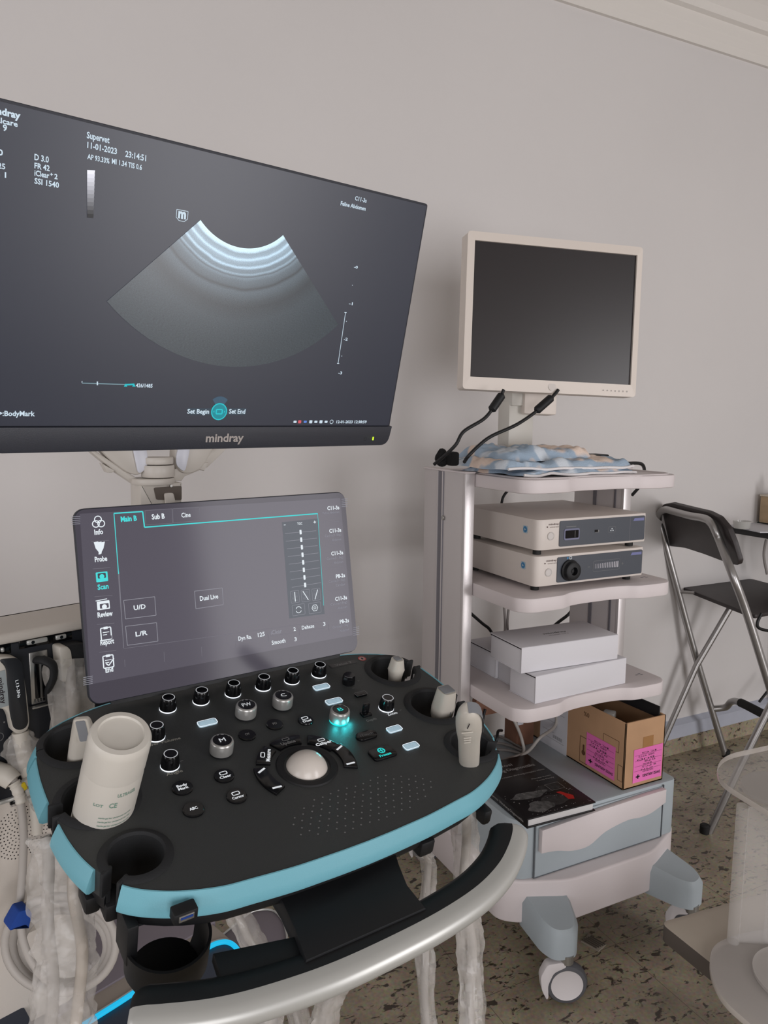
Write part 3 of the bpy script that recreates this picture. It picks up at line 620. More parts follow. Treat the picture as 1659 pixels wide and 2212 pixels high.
# ------------------------------------------------------------------ folded towel
def towel():
    t = thing('folded_towel', 'light blue patterned towel folded in a heap on the top shelf', 'towel', (1.22, 1.46, S1))
    nx, ny = 70, 40
    def layer(x0, x1, y0, y1, zb, th, seed, hem=True):
        mb = MB(); vs = []; 
        for side in (1, -1):
            for i in range(nx+1):
                for j in range(ny+1):
                    u, v = i/nx, j/ny
                    x = x0+(x1-x0)*u+.012*noise.noise(Vector((v*4, seed, 0)))*(1 if u > .5 else -1); y = y0+(y1-y0)*v+.014*noise.noise(Vector((u*5, seed+3, 1)))
                    x += (.5-v)*.03*(1 if seed < 2 else .2)
                    e = min(u, 1-u)*(x1-x0); e2 = min(v, 1-v)*(y1-y0); q = min(1, e/.02)*min(1, e2/.02); q = math.sqrt(max(0, q*(2-q)))
                    wav = .010*noise.noise(Vector((u*7, v*5, seed)))+.004*noise.noise(Vector((u*18, v*12, seed)))
                    base = zb+.004*noise.noise(Vector((u*6, v*4, seed+8)))+.004
                    vs.append((x, y, max(base, S1+.003)+(th+wav*1.2)*q*(.98 if side == 1 else .0)))
        k = (nx+1)*(ny+1); fs = []
        for i in range(nx):
            for j in range(ny):
                a = i*(ny+1)+j; b = a+ny+1; fs.append([a, b, b+1, a+1]); fs.append([k+a, k+a+1, k+b+1, k+b])
        mb.add(vs, fs, towelm, True); o = mb.build('towel_layer', t)
        edge = [Vector(vs[i*(ny+1)]) for i in range(nx+1)]
        if hem: MB().tube([p+Vector((0, -.001, .002)) for p in edge]+[Vector(vs[nx*(ny+1)+j]) for j in range(1, ny+1)], .0032, towele, 8).build('hem', o)
        return o
    layer(1.03, 1.36, 1.375, 1.60, S1+.001, .013, 1.2); layer(.995, 1.385, 1.385, 1.62, S1+.014, .018, 4.7); layer(1.03, 1.29, 1.43, 1.64, S1+.030, .030, 7.9, False)
towel()
# black power adapter behind towel
t = thing('power_adapter', 'black power adapter brick lying behind the towel on the top shelf', 'adapter', (1.45, 1.62, S1))
MB().box((1.40, 1.60, S1+.024), (.15, .06, .03), blackp, .004, rz=-.1).build('adapter_case', t)
cable('adapter_lead', [Vector((1.47, 1.59, S1+.022)), Vector((1.50, 1.585, S1+.022)), Vector((1.545, 1.585, S1+.012)), yp(1388, 1004, 1.60), yp(1388, 1040, 1.70), yp(1365, 1070, 1.74)], .005, cabb, parent=t)
# cables under the monitor
def mcable(p, ferrite, label):
    t = thing('monitor_cable', label, 'cable', p[-1], 'monitor leads')
    MB().tube(smooth_path(p, 10), .0042, cabb, 10).build('lead', t)
    a, b = ferrite; MB().tube([a, a+(b-a)*.08, a+(b-a)*.1, a+(b-a)*.9, a+(b-a)*.92, b], .010, blackp, 14, rf=lambda u, g: .0065 if u < .1 or u > .9 else .0105).build('ferrite_core', t)
Y = 1.50
mcable([yp(1088, 842, Y), yp(1082, 855, Y), yp(1066, 880, Y), yp(1045, 905, Y), yp(1002, 932, Y), yp(985, 960, Y), yp(962, 983, 1.52), yp(938, 1003, 1.55)], (yp(1085, 852, Y), yp(1061, 887, Y)), 'thin black monitor lead curving down left onto the aluminium column')
mcable([yp(1206, 842, Y), yp(1198, 852, Y), yp(1172, 878, Y), yp(1120, 915, Y), yp(1062, 942, Y), yp(1035, 962, Y), yp(1012, 985, 1.5), yp(1003, 998, 1.52)], (yp(1192, 858, Y), yp(1158, 888, Y)), 'thick black monitor lead sweeping down behind the towel')
t = thing('velcro_strap', 'black velcro cable strap bundled on top of the aluminium column', 'strap', (1.0, 1.62, S1))
p = yp(955, 988, 1.58); q = yp(973, 990, 1.56)
for k in range(3): MB().tube([p+Vector((.012*cos(a)*(1+.2*k)*.8, .004*sin(2*a), .0165*sin(a)*(1-.18*k))) for a in [2*PI*i/20 for i in range(20)]], .006, black_fab, 8, cl=True, flat=1.4).build('strap_loop', t)
MB().box((q.x+.006, q.y, q.z-.001), (.024, .03, .034), black_fab, .006).build('strap_end', t)

# ================================================================== ULTRASOUND MACHINE
U = thing('ultrasound_machine', 'ultrasound console with teal rimmed control panel, touchscreen, large monitor and silver handle', 'ultrasound machine', (.05, 1.35, 0))
YW = rad(9); TL = rad(14)
O = dp(663, 1655, .93)
PF = Frame(O, (cos(YW), sin(YW), 0), (-sin(YW)*cos(TL), cos(YW)*cos(TL), sin(TL)))   # u right, v away, n up out of the panel
half = [(0, -.1375), (.03, -.137), (.055, -.136), (.085, -.1345), (.11, -.132), (.135, -.129), (.16, -.126), (.18, -.121), (.2, -.114), (.217, -.106), (.232, -.097), (.244, -.0875), (.254, -.076), (.262, -.063), (.269, -.048), (.276, -.026), (.281, 0), (.284, .03), (.286, .06), (.286, .10), (.283, .136), (.279, .155), (.271, .17), (.258, .185), (.24, .197), (.215, .207), (.185, .2145), (.14, .219), (.07, .221), (0, .2215)]
outl = [(u, v) for u, v in half]+[(-u, v) for u, v in half[::-1][1:-1]]
cups = []
for sx in (-1, 1):
    cups += [(sx*.227, -.0515, .0375, .0275, Vector((sx*.245, -.072))-Vector((sx*.227, -.0515))+Vector((sx*.02, -.004))), (sx*.239, .0435, .0465, .0355, Vector((sx*1, -.03))), (sx*.236, .147, .0455, .035, Vector((sx*1, .05)))]
def cyl_cutter(u, v, r, z0, z1):
    f_ = PF.sub(u, v, z0); return MB(f_).lathe([(r, 0), (r, z1-z0)], blackp, 40, f_).build('cutter')
def slot_cutter(u, v, d, w, z0, z1):
    a = math.atan2(d.y, d.x); f_ = PF.sub(u, v, 0, a); return MB(f_).box((.06, 0, (z0+z1)/2), (.12, w, z1-z0), blackp, fr=f_).build('cutter')
mb = MB(PF); mb.prism(outl, -.03, 0, panelm, fr=PF)
panel = mb.build('control_panel', U)
cut(panel, [cyl_cutter(u, v, ri+.004, -.06, .02) for u, v, ro, ri, d in cups]+[slot_cutter(u, v, d, .020 if k % 3 == 0 else .017, -.06, .02) for k, (u, v, ro, ri, d) in enumerate(cups) if k != 2])
mb = MB(PF); inset = [(u*.985, v*.985) for u, v in outl]; mb.prism(inset, -.052, -.0301, blackp, bev=.006, fr=PF, smooth=True)
lower = mb.build('panel_underside', U)
cut(lower, [cyl_cutter(u, v, ri+.002, -.09, .02) for u, v, ro, ri, d in cups]+[slot_cutter(u, v, d, .022, -.09, .02) for u, v, ro, ri, d in cups])
# teal rim in pieces between the holder slots
def rim(path):
    mb = MB(PF); n = len(path); pr = [(-.0006, -.001), (.0006, .0008), (.002, .0006), (.0075, -.012), (.0105, -.0205), (.0095, -.0245), (.006, -.027), (-.0006, -.027)]; vs = []
    for i in range(n):
        a, b = Vector(path[max(i-1, 0)]), Vector(path[min(i+1, n-1)]); t_ = (b-a).normalized(); nn = Vector((t_.y, -t_.x)); p_ = Vector(path[i])
        for o2, z in pr:
            k = 1.0
            if p_.y > .19: k = .55
            q_ = p_+nn*o2*k; vs.append((q_.x, q_.y, z))
    k = len(pr); fs = [[i*k+j, (i+1)*k+j, (i+1)*k+(j+1) % k, i*k+(j+1) % k] for i in range(n-1) for j in range(k)]+[list(range(k)), list(range((n-1)*k, n*k))[::-1]]
    mb.add(vs, fs, teal, True, PF); return mb.build('rim_piece', panel)
def dense(pts, m=3):
    out = []
    for i in range(len(pts)-1):
        for k in range(m): t_ = k/m; out.append((pts[i][0]*(1-t_)+pts[i+1][0]*t_, pts[i][1]*(1-t_)+pts[i+1][1]*t_))
    return out+[pts[-1]]
dh = [tuple(p[:2]) for p in smooth_path([Vector((u, v, 0)) for u, v in half], 4)]
full = dh+[(-u, v) for u, v in dh[::-1][1:-1]]     # counter-clockwise from front centre
front = [p for p in full if p[1] < -.0805 and True]
fr_r = sorted([p for p in front], key=lambda p: p[0]); rim(fr_r)
for sx in (1, -1):
    seg1 = [p for p in dh if -.056 < p[1] < .029 and p[0] > .2]; seg2 = [p for p in dh if .058 < p[1] < .139 and p[0] > .2]; seg3 = [p for p in dh if p[1] > .163]
    if sx == 1: rim(seg1); rim(seg2); rim(seg3)
    else:
        for sg in (seg1, [p for p in dh if .058 < p[1] < .140 and p[0] > .2], [p for p in dh if p[1] > .1405]): rim([(-u, v) for u, v in sg[::-1]])
# probe holders: soft black rings with a slot
for k, (u, v, ro, ri, d) in enumerate(cups):
    a = math.atan2(d.y, d.x); g = .30 if k % 3 == 0 else (.02 if k == 2 else .21)
    f_ = PF.sub(u, v, 0, a); mb = MB(f_)
    pr = [(ri, .0005), (ri+.002, .0035), (ro-.003, .003), (ro, .0002), (ro, -.004), (ri+.0035, -.004), (ri+.0035, -.062), (ri, -.062)]
    mb.lathe(pr+[pr[0]], rubber, 48, f_, a0=g, a1=2*PI-g)
    for sg in (() if k == 2 else (-1, 1)):     # lips running out through the rim
        yy = sg*(ri*sin(g)+.002); mb.box((ro-.004 if k % 3 else ro-.006, yy, -.012), (.014, .004, .030), rubber, .0015, fr=f_)
    mb.build('probe_holder', panel)
# knobs
def knob(x, y, kind='black', txt=None, r=.0110, h=.0178):
    u, v = PF.uv(x, y, 0); f_ = PF.sub(u, v, 0); mb = MB(f_)
    if kind == 'black':
        mb.lathe([(r+.0002, 0), (r+.0002, .0014)], whi_glow, 30, f_)
        mb.lathe([(r, .0016), (r*.98, h*.5), (r*.86, h-.0015), (r*.80, h), (0, h)], blackg, 30, f_, cap=False); mb.ring((0, 0), r*.70, .0011, mat('knob_ring_white', (190, 192, 196), .3, emit=(200, 205, 210), es=.35), h+.0003)
    elif kind == 'plain':
        mb.lathe([(r*.98, 0), (r*1.02, h*.5), (r*.9, h-.001), (r*.86, h), (0, h)], blackg, 8, f_, cap=False)
    else:
        g = kind == 'B'
        mb.lathe([(r*.94, 0), (r*.94, .0028)], cyan_glow if g else blackp, 36, f_)
        mb.lathe([(r*.99, .0028), (r, .004), (r, h-.003), (r*.94, h-.0008), (r*.86, h), (r*.80, h)], darks, 40, f_, cap=False, mfn=None); mb.lathe([(r*.80, h), (r*.78, h-.0006), (0, h-.0006)], blackg, 36, f_, cap=False)
        tf = PF.sub(u, v-.0035, h); mb.text(txt, tf, .0075*len(txt)**.75, .0072, cyan_soft if g else icon_w, .0002, 'C', .0)
        if g:
            l = bpy.data.lights.new('knob_halo', 'POINT'); l.energy = .012; l.color = (.05, .95, 1); l.shadow_soft_size = .004
            for aa in (5, 6, 7):
                lo = bpy.data.objects.new('knob_halo_light', l); lo.location = f_.w(cos(aa*PI/4)*.0155, sin(aa*PI/4)*.0155, .0045); COL.objects.link(lo)
    mb.build('knob', panel)
for x, y in ((362.5, 1531), (434, 1515), (503, 1499), (568, 1485), (630, 1471), (688.5, 1457.5), (337, 1592), (367, 1655), (834, 1530)): knob(x, y)
knob(752, 1476, 'plain', r=.0098, h=.015)
knob(530, 1547, 'silver', 'PW', .0142, .0185); knob(609, 1526, 'silver', 'C', .0142, .0185); knob(477.5, 1626, 'silver', 'M', .0145, .019); knob(731.5, 1557, 'B', 'B', .0138, .0185)
# trackball
u, v = 0, 0; f_ = PF.sub(0, 0, 0)
MB(f_).lathe([(.0285, .0005), (.030, .0018), (.0375, .0018), (.039, .0002)], blackp, 48, f_, cap=False).build('trackball_ring', panel)
MB(f_).lathe([(.0275*cos(a), -.0095+.0275*sin(a)) for a in [rad(15+75*i/14) for i in range(15)]], ball, 48, f_, cap=False).build('trackball', panel)
# arc keys round the trackball
def arckey(p, span, txt=None, marks=False, dim=False, rot=0):
    u, v = PF.uv(*p); a = math.atan2(v, u); r = math.hypot(u, v); r0, r1 = r-.0088, r+.0088
    pts = [(r0*cos(a-span+2*span*i/12), r0*sin(a-span+2*span*i/12)) for i in range(13)]+[(r1*cos(a+span-2*span*i/12), r1*sin(a+span-2*span*i/12)) for i in range(13)]
    mb = MB(PF); mb.prism(pts, -.001, .0032, blackg, bev=.0009, fr=PF, smooth=True)
    if txt:
        w_ = len(txt)*.0034; b_ = 0 if rot == 0 else rot; fr = PF.sub(r*cos(a), r*sin(a), .0034, b_)
        mb.text(txt, fr.sub(0, -.0065), w_, .0052, icon_dim if dim else icon_w, .0002, 'C', .03); mb.loop(rrect(.009, .0045, .001, 2, 0, .003), .0011, icon_dim if dim else icon_w, .0003, fr)
    if marks:
        for s_ in (-.75, .75):
            aa = a+span*s_; fr = PF.sub(r*cos(aa), r*sin(aa), .0034, marks[0] if s_ < 0 else marks[1]); mb.box((0, 0, .0002), (.0115, .0024, .0004), icon_w, fr=fr)
    mb.build('arc_key', panel)
arckey((618.6, 1605), .38, 'Update', dim=True); arckey((695.4, 1606), .38, 'Caliper'); arckey((572, 1636), .30, 'Measure', rot=rad(62))
arckey((577, 1689), .40, marks=(rad(25), rad(-5))); arckey((748, 1636), .40, marks=(rad(-5), rad(25)))
def roundkey(x, y, txt, r=.0118, dim=False, icon=True):
    u, v = PF.uv(x, y); f_ = PF.sub(u, v, 0); mb = MB(f_); mb.lathe([(r, -.001), (r, .002), (r*.92, .003), (0, .003)], blackg, 30, f_, cap=False); m = icon_dim if dim else icon_w
    L_ = txt.split('|')
    for k, s_ in enumerate(L_): mb.text(s_, f_.sub(0, (-.0055 if icon else (.0005 if len(L_) > 1 else -.002))-.0052*k), min(.0145, len(s_)*.0031), .0040, m, .0032, 'C', .035)
    if icon: mb.loop(rrect(.0085, .005, .001, 2, 0, .003), .0012, m, .0032, f_)
    mb.build('round_key', panel)
roundkey(593, 1567, 'PD', dim=True, icon=False, r=.0112); roundkey(533.6, 1590, 'CW', dim=True, icon=False, r=.0112); roundkey(660, 1558, 'Dual', r=.0105)
roundkey(484, 1678, 'Clear'); roundkey(394, 1704, 'Body|Mark', icon=False); roundkey(511, 1722, 'Cursor'); roundkey(417.5, 1751, 'ABC', icon=False)
def barkey(x, y, w_, h_, kind, txt=None, rz=0):
    u, v = PF.uv(x, y); f_ = PF.sub(u, v, 0, rz); mb = MB(f_)
    if kind == 'lit':
        mb.prism(rrect(w_, h_, .003, 4), -.001, .0022, clearkey, bev=.0008, fr=f_, smooth=True); mb.prism(rrect(w_*.72, h_*.55, .0015, 3), .0022, .0026, keyglow, fr=f_)
        mb.loop(rrect(w_*1.0, h_*1.0, .003, 4), .0007, whi_glow, .0021, f_); mb.loop(rrect(w_*.28, h_*.28, .0006, 2, 0, 0), .0009, clearkey, .0028, f_)
    else:
        mb.prism(rrect(w_, h_, min(w_, h_)*(.48 if kind == 'oval' else .2), 6), -.001, .0032, blackg, bev=.0009, fr=f_, smooth=True)
        if kind == 'freeze': mb.ring((0, .0035), .0045, .0016, cyan_soft, .0034, f_); mb.line((-.004, .0035), (.004, .0035), .0013, cyan_soft, .0036, f_); mb.line((0, 0), (0, .0075), .0013, cyan_soft, .0036, f_); mb.text('Freeze', f_.sub(0, -.0078), .018, .0042, cyan_soft, .0035, 'C', .03)
        elif txt: mb.text(txt, f_.sub(0, -.002), .02, .0038, icon_dim, .0035, 'C')
        if kind == 'dark': mb.loop(rrect(w_, h_, .001, 2), .0006, icon_dim, .0034, f_)
    mb.build('key', panel)
for p in ((447.7, 1563), (694, 1485.5), (721, 1516.5), (851.4, 1576.5), (887.5, 1613)): barkey(*p, .0255 if p[0] < 800 else .0225, .0115, 'lit')
barkey(779, 1502, .0185, .0085, 'dark'); barkey(791, 1591, .032, .0165, 'oval', 'iTouch'); barkey(826, 1629, .036, .0215, 'freeze')
u, v = PF.uv(790, 1544); f_ = PF.sub(u, v, 0); mb = MB(f_); mb.box((0, 0, .001), (.015, .011, .004), blackg, .001); mb.box((0, .002, .009), (.011, .004, .016), blackg, .0015); mb.build('toggle_switch', panel)
# legends printed on the panel
mb = MB(PF)
for s_, x, y, w_, m in (('Zoom', 849, 1544, .0165, icon_w), ('Depth', 804, 1557, .016, icon_dim), ('Volume', 369, 1602, .026, mat('legend_pale', (150, 148, 140), .6)), ('Power', 327, 1612, .02, MATS['legend_pale']), ('Angle', 378, 1672, .020, MATS['legend_pale'])):
    u, v = PF.uv(x, y); MB(PF).text(s_, PF.sub(u, v, .0003), w_, .0048, m, .0001, 'C', .02).build('printed_legend', panel)
u, v = PF.uv(741, 1434); mb.prism(rrect(.048, .010, .002, 3, u, v), 0, .0004, mat('badge_strip', (44, 43, 44), .3), fr=PF); mb.text('Vetus 9', PF.sub(u, v-.003, .0005), .030, .0055, icon_dim, .0001, 'C', .01); mb.build('name_badge', panel); mb = MB(PF)
u, v = PF.uv(782, 1423); mb.ring((u, v), .0060, .0011, mat('warning_red', (188, 70, 66), .5), .0004, PF); mb.disc((u, v), .0050, mat('warning_pale', (176, 150, 148), .5), .0003, PF); mb.line((u-.004, v+.004), (u+.004, v-.004), .0010, MATS['warning_red'], .0005, PF); mb.box((u, v, .0004), (.003, .005, .0003), ink, fr=PF); mb.build('warning_sign', panel)
for (x, y) in ((357, 1586), (393, 1645), (775, 1471), (764, 1487), (866, 1535)):
    u, v = PF.uv(x, y); MB(PF).ring((u, v), .0015, .0006, icon_dim, .0003, PF, a0=0, a1=4).build('printed_mark', panel)
# dotted palm rest pattern
mb = MB(PF)
dm = mat('palm_dot', (112, 112, 112), .5)
for i in range(17):
    for j in range(8):
        u = -.062+i*.0115+(j % 2)*.006; v = -.115+j*.0085+.0012*sin(i*1.3)
        if ((u-.03)/.1)**2+((v+.085)/.036)**2 < 1: mb.box((u, v, .0002), (.0016, .0016, .0004), dm, fr=PF, rz=.6)
mb.build('palm_rest_texture', panel)

_e = Vector((cos(rad(19)), sin(rad(19)), 0)); _n = Vector((-_e.y, _e.x, 0)); D0p = lambda a, b, z: Vector((.0085, 1.178, 0))+_e*a+_n*b+Vector((0, 0, z))
# handle
Hn = -.058
ctr = smooth_path([Vector(p) for p in ((-.268, -.172, Hn), (-.245, -.183, Hn), (-.20, -.200, Hn), (-.15, -.211, Hn), (-.083, -.219, Hn), (.0, -.2205, Hn), (.06, -.218, Hn), (.112, -.211, Hn), (.155, -.198, Hn), (.185, -.183, Hn+.002), (.205, -.169, Hn+.005), (.214, -.158, Hn+.008))], 6)
mb = MB(PF); n = len(ctr); K = 16; vs = []
for i in range(n):
    t_ = (ctr[min(i+1, n-1)]-ctr[max(i-1, 0)]).normalized(); nn = Vector((t_.y, -t_.x, 0)).normalized(); zz = Vector((0, 0, 1))
    e = min(i, n-1-i); s_ = min(1, .62+.38*math.sqrt(min(1, e/4)))
    for j in range(K):
        a = 2*PI*j/K; ca, sa = cos(a), sin(a); q = (abs(ca)**2.6+abs(sa)**2.6)**(-1/2.6)
        vs.append(ctr[i]+nn*(ca*q*(.0215 if ca > 0 else .0275)*s_)+zz*(sa*q*.0135*s_))
fs = []; fk = []
for i in range(n-1):
    for j in range(K): fs.append([i*K+j, (i+1)*K+j, (i+1)*K+(j+1) % K, i*K+(j+1) % K]); fk.append(4 <= j <= 9)
mb.add(vs, [f for f, g in zip(fs, fk) if not g], silver, True, PF); mb.add(vs, [f for f, g in zip(fs, fk) if g], blackp, True, PF)
mb.add(vs[:K], [list(range(K))[::-1]], silver, False, PF); mb.add(vs[-K:], [list(range(K))], silver, False, PF)
mb.build('handle', U)
def quad_px(ps, h): return [PF.uv(x, y, h) for x, y in ps]
mb = MB(PF); q = quad_px(((585, 1915), (850, 1830), (862, 1870), (880, 1915), (920, 1965), (660, 2080), (635, 2010), (610, 1955)), -.045); mb.prism([(a, b) for a, b in q], -.066, -.042, blackp, bev=.003, fr=PF, smooth=True); mb.build('handle_bridge', U)
mb = MB(PF); q = quad_px(((460, 2058), (655, 2018), (670, 2085), (482, 2125)), -.05); mb.prism(q, -.064, -.050, blackp, bev=.002, fr=PF); mb.build('release_lever', U)
# cable hook below the left front holder
u, v = PF.uv(366, 1992, -.05); f_ = PF.sub(u, v, -.112)
mb = MB(f_); mb.lathe([(.037, .0), (.0415, .01), (.043, .045), (.040, .045), (.038, .012), (.034, .004), (.034, 0)], blackp, 40, f_, a0=rad(160), a1=rad(385)); mb.box((-.038, .012, .055), (.012, .035, .05), blackp, .003, fr=f_); mb.box((.036, .02, .06), (.012, .012, .05), blackp, .003, fr=f_); mb.lathe([(0, 0), (.037, 0)], blackp, 40, f_, cap=False); mb.build('cable_hook', U)
mb = MB(); mb.tube([PF.w(0, .12, -.06), PF.w(0, .20, -.09), D0p(.10, .04, .72)], .035, blackp, 24); mb.tube([PF.w(0, .02, -.055), PF.w(0, .14, -.075)], .05, blackp, 24, flat=.35); mb.build('panel_support', U)
# usb socket under the rim, small clips
f_ = Frame(on_plane(403, 1982, PF.w(0, -.138, -.04), -PF.ey), PF.ex, PF.ez); mb = MB(f_); mb.box((0, 0, -.007), (.024, .013, .014), blackp, .002); mb.box((0, .0005, .0), (.015, .007, .002), metal, .0005); mb.box((0, .0017, .0012), (.012, .0022, .0008), usbblue); mb.build('usb_socket', U)
for x, y, w_ in ((922, 1828, .022), (1052, 1762, .014), (246, 1965, .018), (200, 1950, .016)):
    u, v = PF.uv(x, y, -.05); mb = MB(PF); mb.box((u, v+.012, -.052), (w_, .03, .022), blackp, .004, fr=PF); mb.build('under_clip', U)

# ------------------------------------------------------------------ touchscreen
R = eul(rad(7.93), rad(-8.94), rad(-.37))
TF = Frame((.2736, .9972, .9374), R @ Vector((1, 0, 0)), R @ Vector((0, 0, 1)))
tw, th = .40, .2484
scr_bg = mat('touchscreen_lit_reflection_glass', (20, 20, 24), .12, emit=(86, 82, 92), es=1.0, spec=.2)  # backlight plus reflected room grey, both put into the emission
scr_bg2 = mat('touchscreen_border_reflection_glow', (18, 18, 22), .12, emit=(70, 66, 75), es=1.0, spec=.2)  # reflected room grey put into the border's emission
ui_w = glow('ui_white', (228, 236, 242), 1.0); ui_c = glow('ui_cyan', (60, 215, 215), 1.0); ui_g = glow('ui_grey', (140, 140, 150), 1.0); ui_p = glow('ui_panel_grey', (96, 100, 108), 1.0); ui_d = glow('ui_dim', (112, 110, 120), 1.0)
mb = MB(TF); mb.prism(rrect(tw, th, .014, 8, 0, th/2), -.010, -.0012, bezel, bev=.002, fr=TF, smooth=True); ts = mb.build('touchscreen', U)
mb = MB(TF)
def U_(x, y): return TF.uv(x, y)
def L_(s_, x0, y0, x1, hp, m=ui_w, bold=.02):      # text from left baseline pixel to right pixel
    u0, v0 = U_(x0, y0); u1, _ = U_(x1, y0); hgt = U_(x0, y0-hp)[1]-v0; mb.text(s_, TF.sub(u0, v0), u1-u0, hgt, m, .0004, 'L', bold)
mb.prism(rrect(tw-.003, th-.003, .013, 8, 0, th/2), -.0012, 0, scr_bg2, fr=TF)
mb.poly([(*p, .0001) for p in (U_(172, 1110), U_(735, 1076), U_(762, 1372), U_(196, 1478))], scr_bg)
c1, c2 = [U_(*p) for p in ((246, 1109), (310, 1104), (313, 1139), (686, 1110))], None
Y0 = U_(246, 1109)[1]
pl = [U_(267, 1397), U_(246, 1109), U_(308, 1105), U_(312, 1139), U_(686, 1109.5), U_(699, 1308)]
for a, b, m, w_ in ((0, 1, ui_d, .0009), (1, 2, ui_c, .0016), (2, 3, ui_c, .0016), (3, 4, ui_c, .0016), (4, 5, ui_c, .0006)): mb.line(pl[a], pl[b], w_, m, .0003)
mb.line(U_(246, 1109), U_(256, 1240), .0010, ui_c, .00032)
mb.line(U_(257, 1235), U_(267, 1400), .0007, ui_d, .0003)
mb.loop([U_(313, 1103), U_(371, 1099), U_(373, 1130), U_(315, 1134)], .0004, ui_d, .0003); mb.loop([U_(373, 1099), U_(430, 1096), U_(432, 1125), U_(374, 1129)], .0004, ui_d, .0003)
for a, b in (((197, 1170), (235, 1167)), ((200, 1229), (238, 1226)), ((204, 1289), (243, 1286)), ((209, 1349), (247, 1346)), ((214, 1409), (251, 1405)), ((267, 1401), (700, 1342)), ((700, 1129), (733, 1126)), ((704, 1178), (737, 1175)), ((708, 1226), (741, 1223)), ((712, 1275), (745, 1272)), ((716, 1324), (749, 1321)), ((510, 1387), (555, 1381)), ((584, 1374), (640, 1366)), ((651, 1363), (703, 1357)), ((354, 1408), (355, 1430)), ((435, 1397), (436, 1418)), ((509, 1385), (510, 1400)), ((579, 1370), (580, 1386)), ((646, 1358), (647, 1372)), ((710, 1348), (711, 1362)), ((269, 1425), (270, 1440))): mb.line(U_(*a), U_(*b), .0004, ui_d, .0003)
L_('Main B', 261, 1127, 296, 11, ui_c, .04); L_('Sub B', 328, 1122, 356, 11, ui_w, .03); L_('Cine', 392, 1118, 412, 10)
for s_, x0, y0, x1, m in (('Info', 204, 1155, 223, ui_w), ('Probe', 205, 1214, 232, ui_w), ('Scan', 211, 1274, 235, ui_c), ('Review', 211, 1334, 244, ui_w), ('Report', 217, 1394, 247, ui_w), ('End', 228, 1453, 245, ui_w)): L_(s_, x0, y0, x1, 11, m, .03)
def ic(x, y): return U_(x, y-4)
u, v = ic(212, 1132)
for a, b in ((-.003, -.002), (.0035, -.002), (0, .0035)): mb.ring((u+a, v+b), .0042, .0012, ui_w, .0004)
for k in (-1, 0, 1):
    u, v = ic(215+9*k, 1187); w_ = .0014; mb.poly([(u-.0025-.001*k, v+.007, .0004), (u+.003-.001*k, v+.0075, .0004), (u+.0025-.003*k, v-.001, .0004), (u+.0012-.006*k, v-.008, .0004), (u-.0012-.006*k, v-.008, .0004), (u-.0028-.003*k, v-.001, .0004)], ui_w)
u, v = ic(220, 1250); mb.poly([(*p, .0004) for p in rrect(.0145, .0125, .001, 3, u, v)], ui_c); mb.poly([(*p, .0005) for p in rrect(.010, .0065, .001, 3, u, v+.0015)], scr_bg2); mb.disc((u, v+.0005), .003, ui_c, .0006)
u, v = ic(225, 1311); mb.poly([(*p, .0004) for p in rrect(.0155, .011, .001, 3, u-.001, v)], ui_w); mb.poly([(*p, .0005) for p in rrect(.011, .006, .001, 3, u, v-.001)], scr_bg); mb.disc((u, v-.002), .003, ui_w, .0006); mb.line((u-.010, v+.0065), (u+.004, v+.0075), .001, ui_w, .0004)
for (x, y, e) in ((229, 1373, 0), (234, 1433, 1)):
    u, v = ic(x, y); mb.loop(rrect(.0125, .0155, .001, 3, u, v), .0014, ui_w, .0004); mb.box((u, v+.0075, .0005), (.005, .003, .0003), ui_w); mb.line((u-.004, v+.002), (u+.004, v+.002), .0009, ui_w, .0005); mb.line((u-.004, v-.001), (u+.001, v-.001), .0009, ui_w, .0005)
    if e: mb.line((u-.003, v-.002), (u, v-.005), .0014, ui_w, .0006); mb.line((u, v-.005), (u+.007, v+.003), .0014, ui_w, .0006)
    else: mb.box((u+.0045, v-.005, .0005), (.004, .004, .0003), scr_bg)
for (x0, y0), (x1, y1), (x2, y2), (x3, y3), s_, tx in (((267, 1297), (334, 1289), (337, 1329), (271, 1337), 'U/D', (289, 1318, 315)), ((271, 1353), (338, 1345), (341, 1385), (275, 1394), 'L/R', (293, 1375, 319)), ((420, 1277), (480, 1270), (482, 1306), (423, 1315), 'Dual Live', (432, 1298, 472))):
    mb.loop([U_(x0, y0), U_(x1, y1), U_(x2, y2), U_(x3, y3)], .0007, ui_g, .0003); L_(s_, tx[0], tx[1], tx[2], 10)
mb.poly([(*U_(*p), .0002) for p in ((609, 1128), (687, 1120), (701, 1326), (625, 1336))], ui_p)
L_('-', 613, 1136, 617, 6); L_('TGC', 642, 1134, 653, 5); L_('+', 677, 1132, 683, 8)
for k in range(8):
    a, b = U_(615+2.2*k, 1152.5+16.6*k), U_(683+1.5*k, 1146.5+16*k); mb.line(a, b, .0006, ui_g, .0003); c_ = U_(649+1.4*k, 1149.5+16.3*k); mb.poly([(*p, .0005) for p in rrect(.0034, .0068, .0008, 2, c_[0], c_[1])], ui_w)
for k, x in enumerate((637, 660, 683)):
    u, v = U_(x, 1289-2.5*k); mb.loop(rrect(.0138, .0175, .001, 2, u, v), .0005, ui_g, .0003)
    mb.line((u+(-.004 if k == 1 else (-.003 if k == 2 else 0)), v+(.007 if k == 1 else (-.007 if k == 2 else .007))), (u+(.004 if k == 1 else (.003 if k == 2 else 0)), v+(-.007 if k == 1 else (.007 if k == 2 else -.007))), .0012, ui_w, .0004)
    for q in range(7): mb.line((u-.005, v-.006+.002*q), (u+.005, v-.006+.002*q), .0003, ui_g, .00035)
